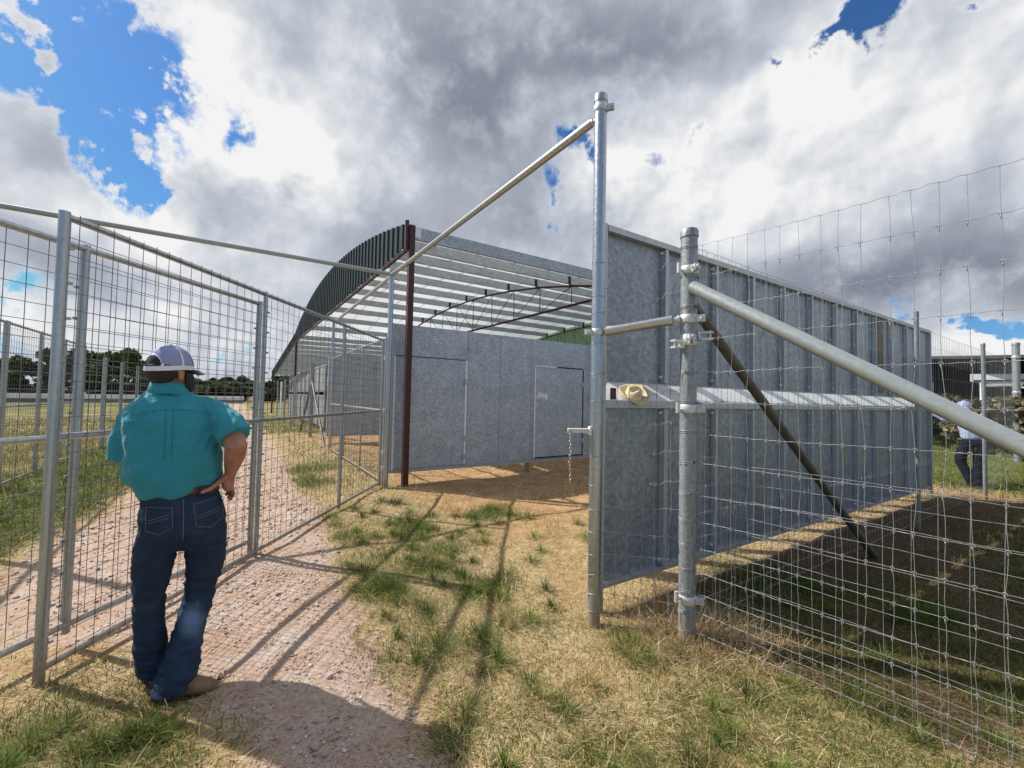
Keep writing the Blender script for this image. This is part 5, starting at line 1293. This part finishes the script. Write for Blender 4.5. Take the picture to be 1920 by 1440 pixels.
mb.box(0,3.0,.045,.07,.2,2.83); mb.build('corrugated_wall',simple('rusty_wall',(.085,.062,.05),.8,.1,.5,4),t)
mb=MB(); mb.box(-.3,Lb,4.2,4.3,0,2.75); mb.build('back_wall',simple('dark_boards',(.045,.038,.032),.85,0,.4,3),t)
for k in range(4): mb=MB(); mb.box(.3+k*1.9,.42+k*1.9,-.5,-.38,-.2,2.70); mb.build('barn_post',M['bark'],t)
x0,y0=bearing(46.9,15.2)
t=thing('trailer','white flat sided stock trailer parked under the barn eave','trailer',(x0,y0,0),R(-46))
mb=MB(); mb.add([(0,0,2.24),(2.6,0,1.72),(2.6,1.5,1.72),(0,1.5,2.24),(0,0,2.42),(2.6,0,2.36),(2.6,1.5,2.36),(0,1.5,2.42)],[(3,2,1,0),(4,5,6,7),(0,1,5,4),(1,2,6,5),(2,3,7,6),(3,0,4,7)]); mb.build('body',M['white_sheet'],t)
mb=MB(); mb.box(.05,2.55,-.03,-.003,2.24,2.27); mb.build('trim',M['black'],t)
for wx in (.7,1.5): 
    mb=MB(); mb.tube([(wx,-.05,.4),(wx,.15,.4)],.38,20); mb.build('wheel',M['black'],t)
mb=MB(); mb.box(.1,2.5,.1,1.4,.5,1.70); mb.build('chassis',simple('trailer_frame',(.10,.10,.10),.7,.2,.2),t)
# pipe rail fence
a0=bearing(47.6,15.0); a1=bearing(58,13.5); dx,dy=a1[0]-a0[0],a1[1]-a0[1]; Lb=math.hypot(dx,dy)
t=thing('rail_fence','pale pipe rail fence in front of the barn','fence',(*a0,0),math.atan2(dy,dx))
for z in (2.12,1.72,1.28): mb=MB(); mb.tube([(0,0,z),(Lb,0,z)],.035,10); mb.build('rail',M['pipe_dull'],t,smooth=True)
for k in range(3): mb=MB(); mb.tube([(k*Lb/2,0,-.2),(k*Lb/2,0,2.2)],.04,10); mb.build('post',M['pipe_dull'],t,smooth=True)
def shrub(x,y,w,h,label,cols,seed,n=2600,leaf=.07):
    rr=random.Random(seed); bl=[(rr.uniform(-.5,.5)*w,rr.uniform(-.5,.5)*w*.7,h*rr.uniform(.12,.85),w*.22,w*.22,h*.2) for _ in range(16)]
    t=thing('shrub',label,'shrub',(x,y,0))
    me=crown_mesh('leaves',bl,n,leaf,cols,[3]*len(cols),seed); o=bpy.data.objects.new('leaves',me); col.objects.link(o); o.parent=t
    mb=MB()
    for b_ in bl[:10]: mb.tube([(b_[0]*.2,b_[1]*.2,-.1),(b_[0]*.6,b_[1]*.6,b_[2]*.6),(b_[0],b_[1],b_[2])],[.02,.014,.006],5)
    mb.build('stems',M['bark'],t)
DRY=[(.22,.175,.12),(.16,.14,.085),(.28,.225,.15),(.12,.13,.055)]; GRN=[(.08,.115,.03),(.12,.15,.045),(.17,.17,.06),(.18,.14,.08)]
def bank():
    n1,n2=60,26; vs=[];fs=[];z=[]
    for i in range(n1):
        for j in range(n2):
            x_,y_=bearing(42.5+i*(62-42.5)/(n1-1),13.1+j*.2); hgt=1.05*float(sstep(0,1,np.array((j-1)/12.0)))*(1-.9*float(sstep(18,25,np.array(float(j)))))*float(sstep(0,5,np.array(float(i))))
            vs.append((x_,y_,hgt*(1+.25*mnoise.noise(Vector((x_*.9,y_*.9,0))))-.03+.05*mnoise.noise(Vector((x_*4,y_*4,3)))))
    for i in range(n1-1):
        for j in range(n2-1): a=i*n2+j; fs.append((a,a+1,a+n2+1,a+n2))
    mb=MB(); mb.add(vs,fs); me=mb.mesh('grassy_bank',True); at=me.color_attributes.new('zone','FLOAT_COLOR','POINT')
    at.data.foreach_set('color',np.tile(np.array([0,.62,.2,0],np.float32),len(vs))); o=bpy.data.objects.new('grassy_bank',me); col.objects.link(o); me.materials.append(bpy.data.materials['ground_cover']); o['kind']='structure'
    m=9000; k=rng.integers(0,len(vs),m); P=np.array(vs)[k]; x=P[:,0]+rng.uniform(-.15,.15,m); y=P[:,1]+rng.uniform(-.15,.15,m)
    blades('bank_grass',x,y,rng.uniform(.08,.24,m),rng.uniform(0,6.28,m),np.radians(rng.uniform(30,85,m)),np.radians(rng.uniform(20,80,m)),np.full(m,.010),pal(m,[(.10,.15,.03),(.16,.20,.05),(.26,.25,.09),(.34,.28,.14)],[4,4,2,1.5]),z0=P[:,2],label='rough sunlit grass on the bank below the barn',segs=3)
bank()
for (b_,d_,z_,w,h,lb,c,sd,n) in ((44.3,15.6,.6,1.3,1.2,'leafy shrub on the bank against the rusty barn wall',GRN,31,5200),(47.0,15.6,.85,1.6,1.15,'brownish shrub on the bank behind the stooping person',DRY,32,5200),(49.3,15.2,.85,1.6,1.0,'dry brown shrub on the bank right of the stooping person',DRY,33,4600),(51.6,14.9,.8,1.6,1.1,'dry shrub on the bank behind the right corner post',DRY,34,4600)):
    shrub(*bearing(b_,d_),w,h,lb,c,sd,n,.045); col.objects[-1]
    for o in [o for o in col.objects if o.get('label')==lb]: o.location.z=z_
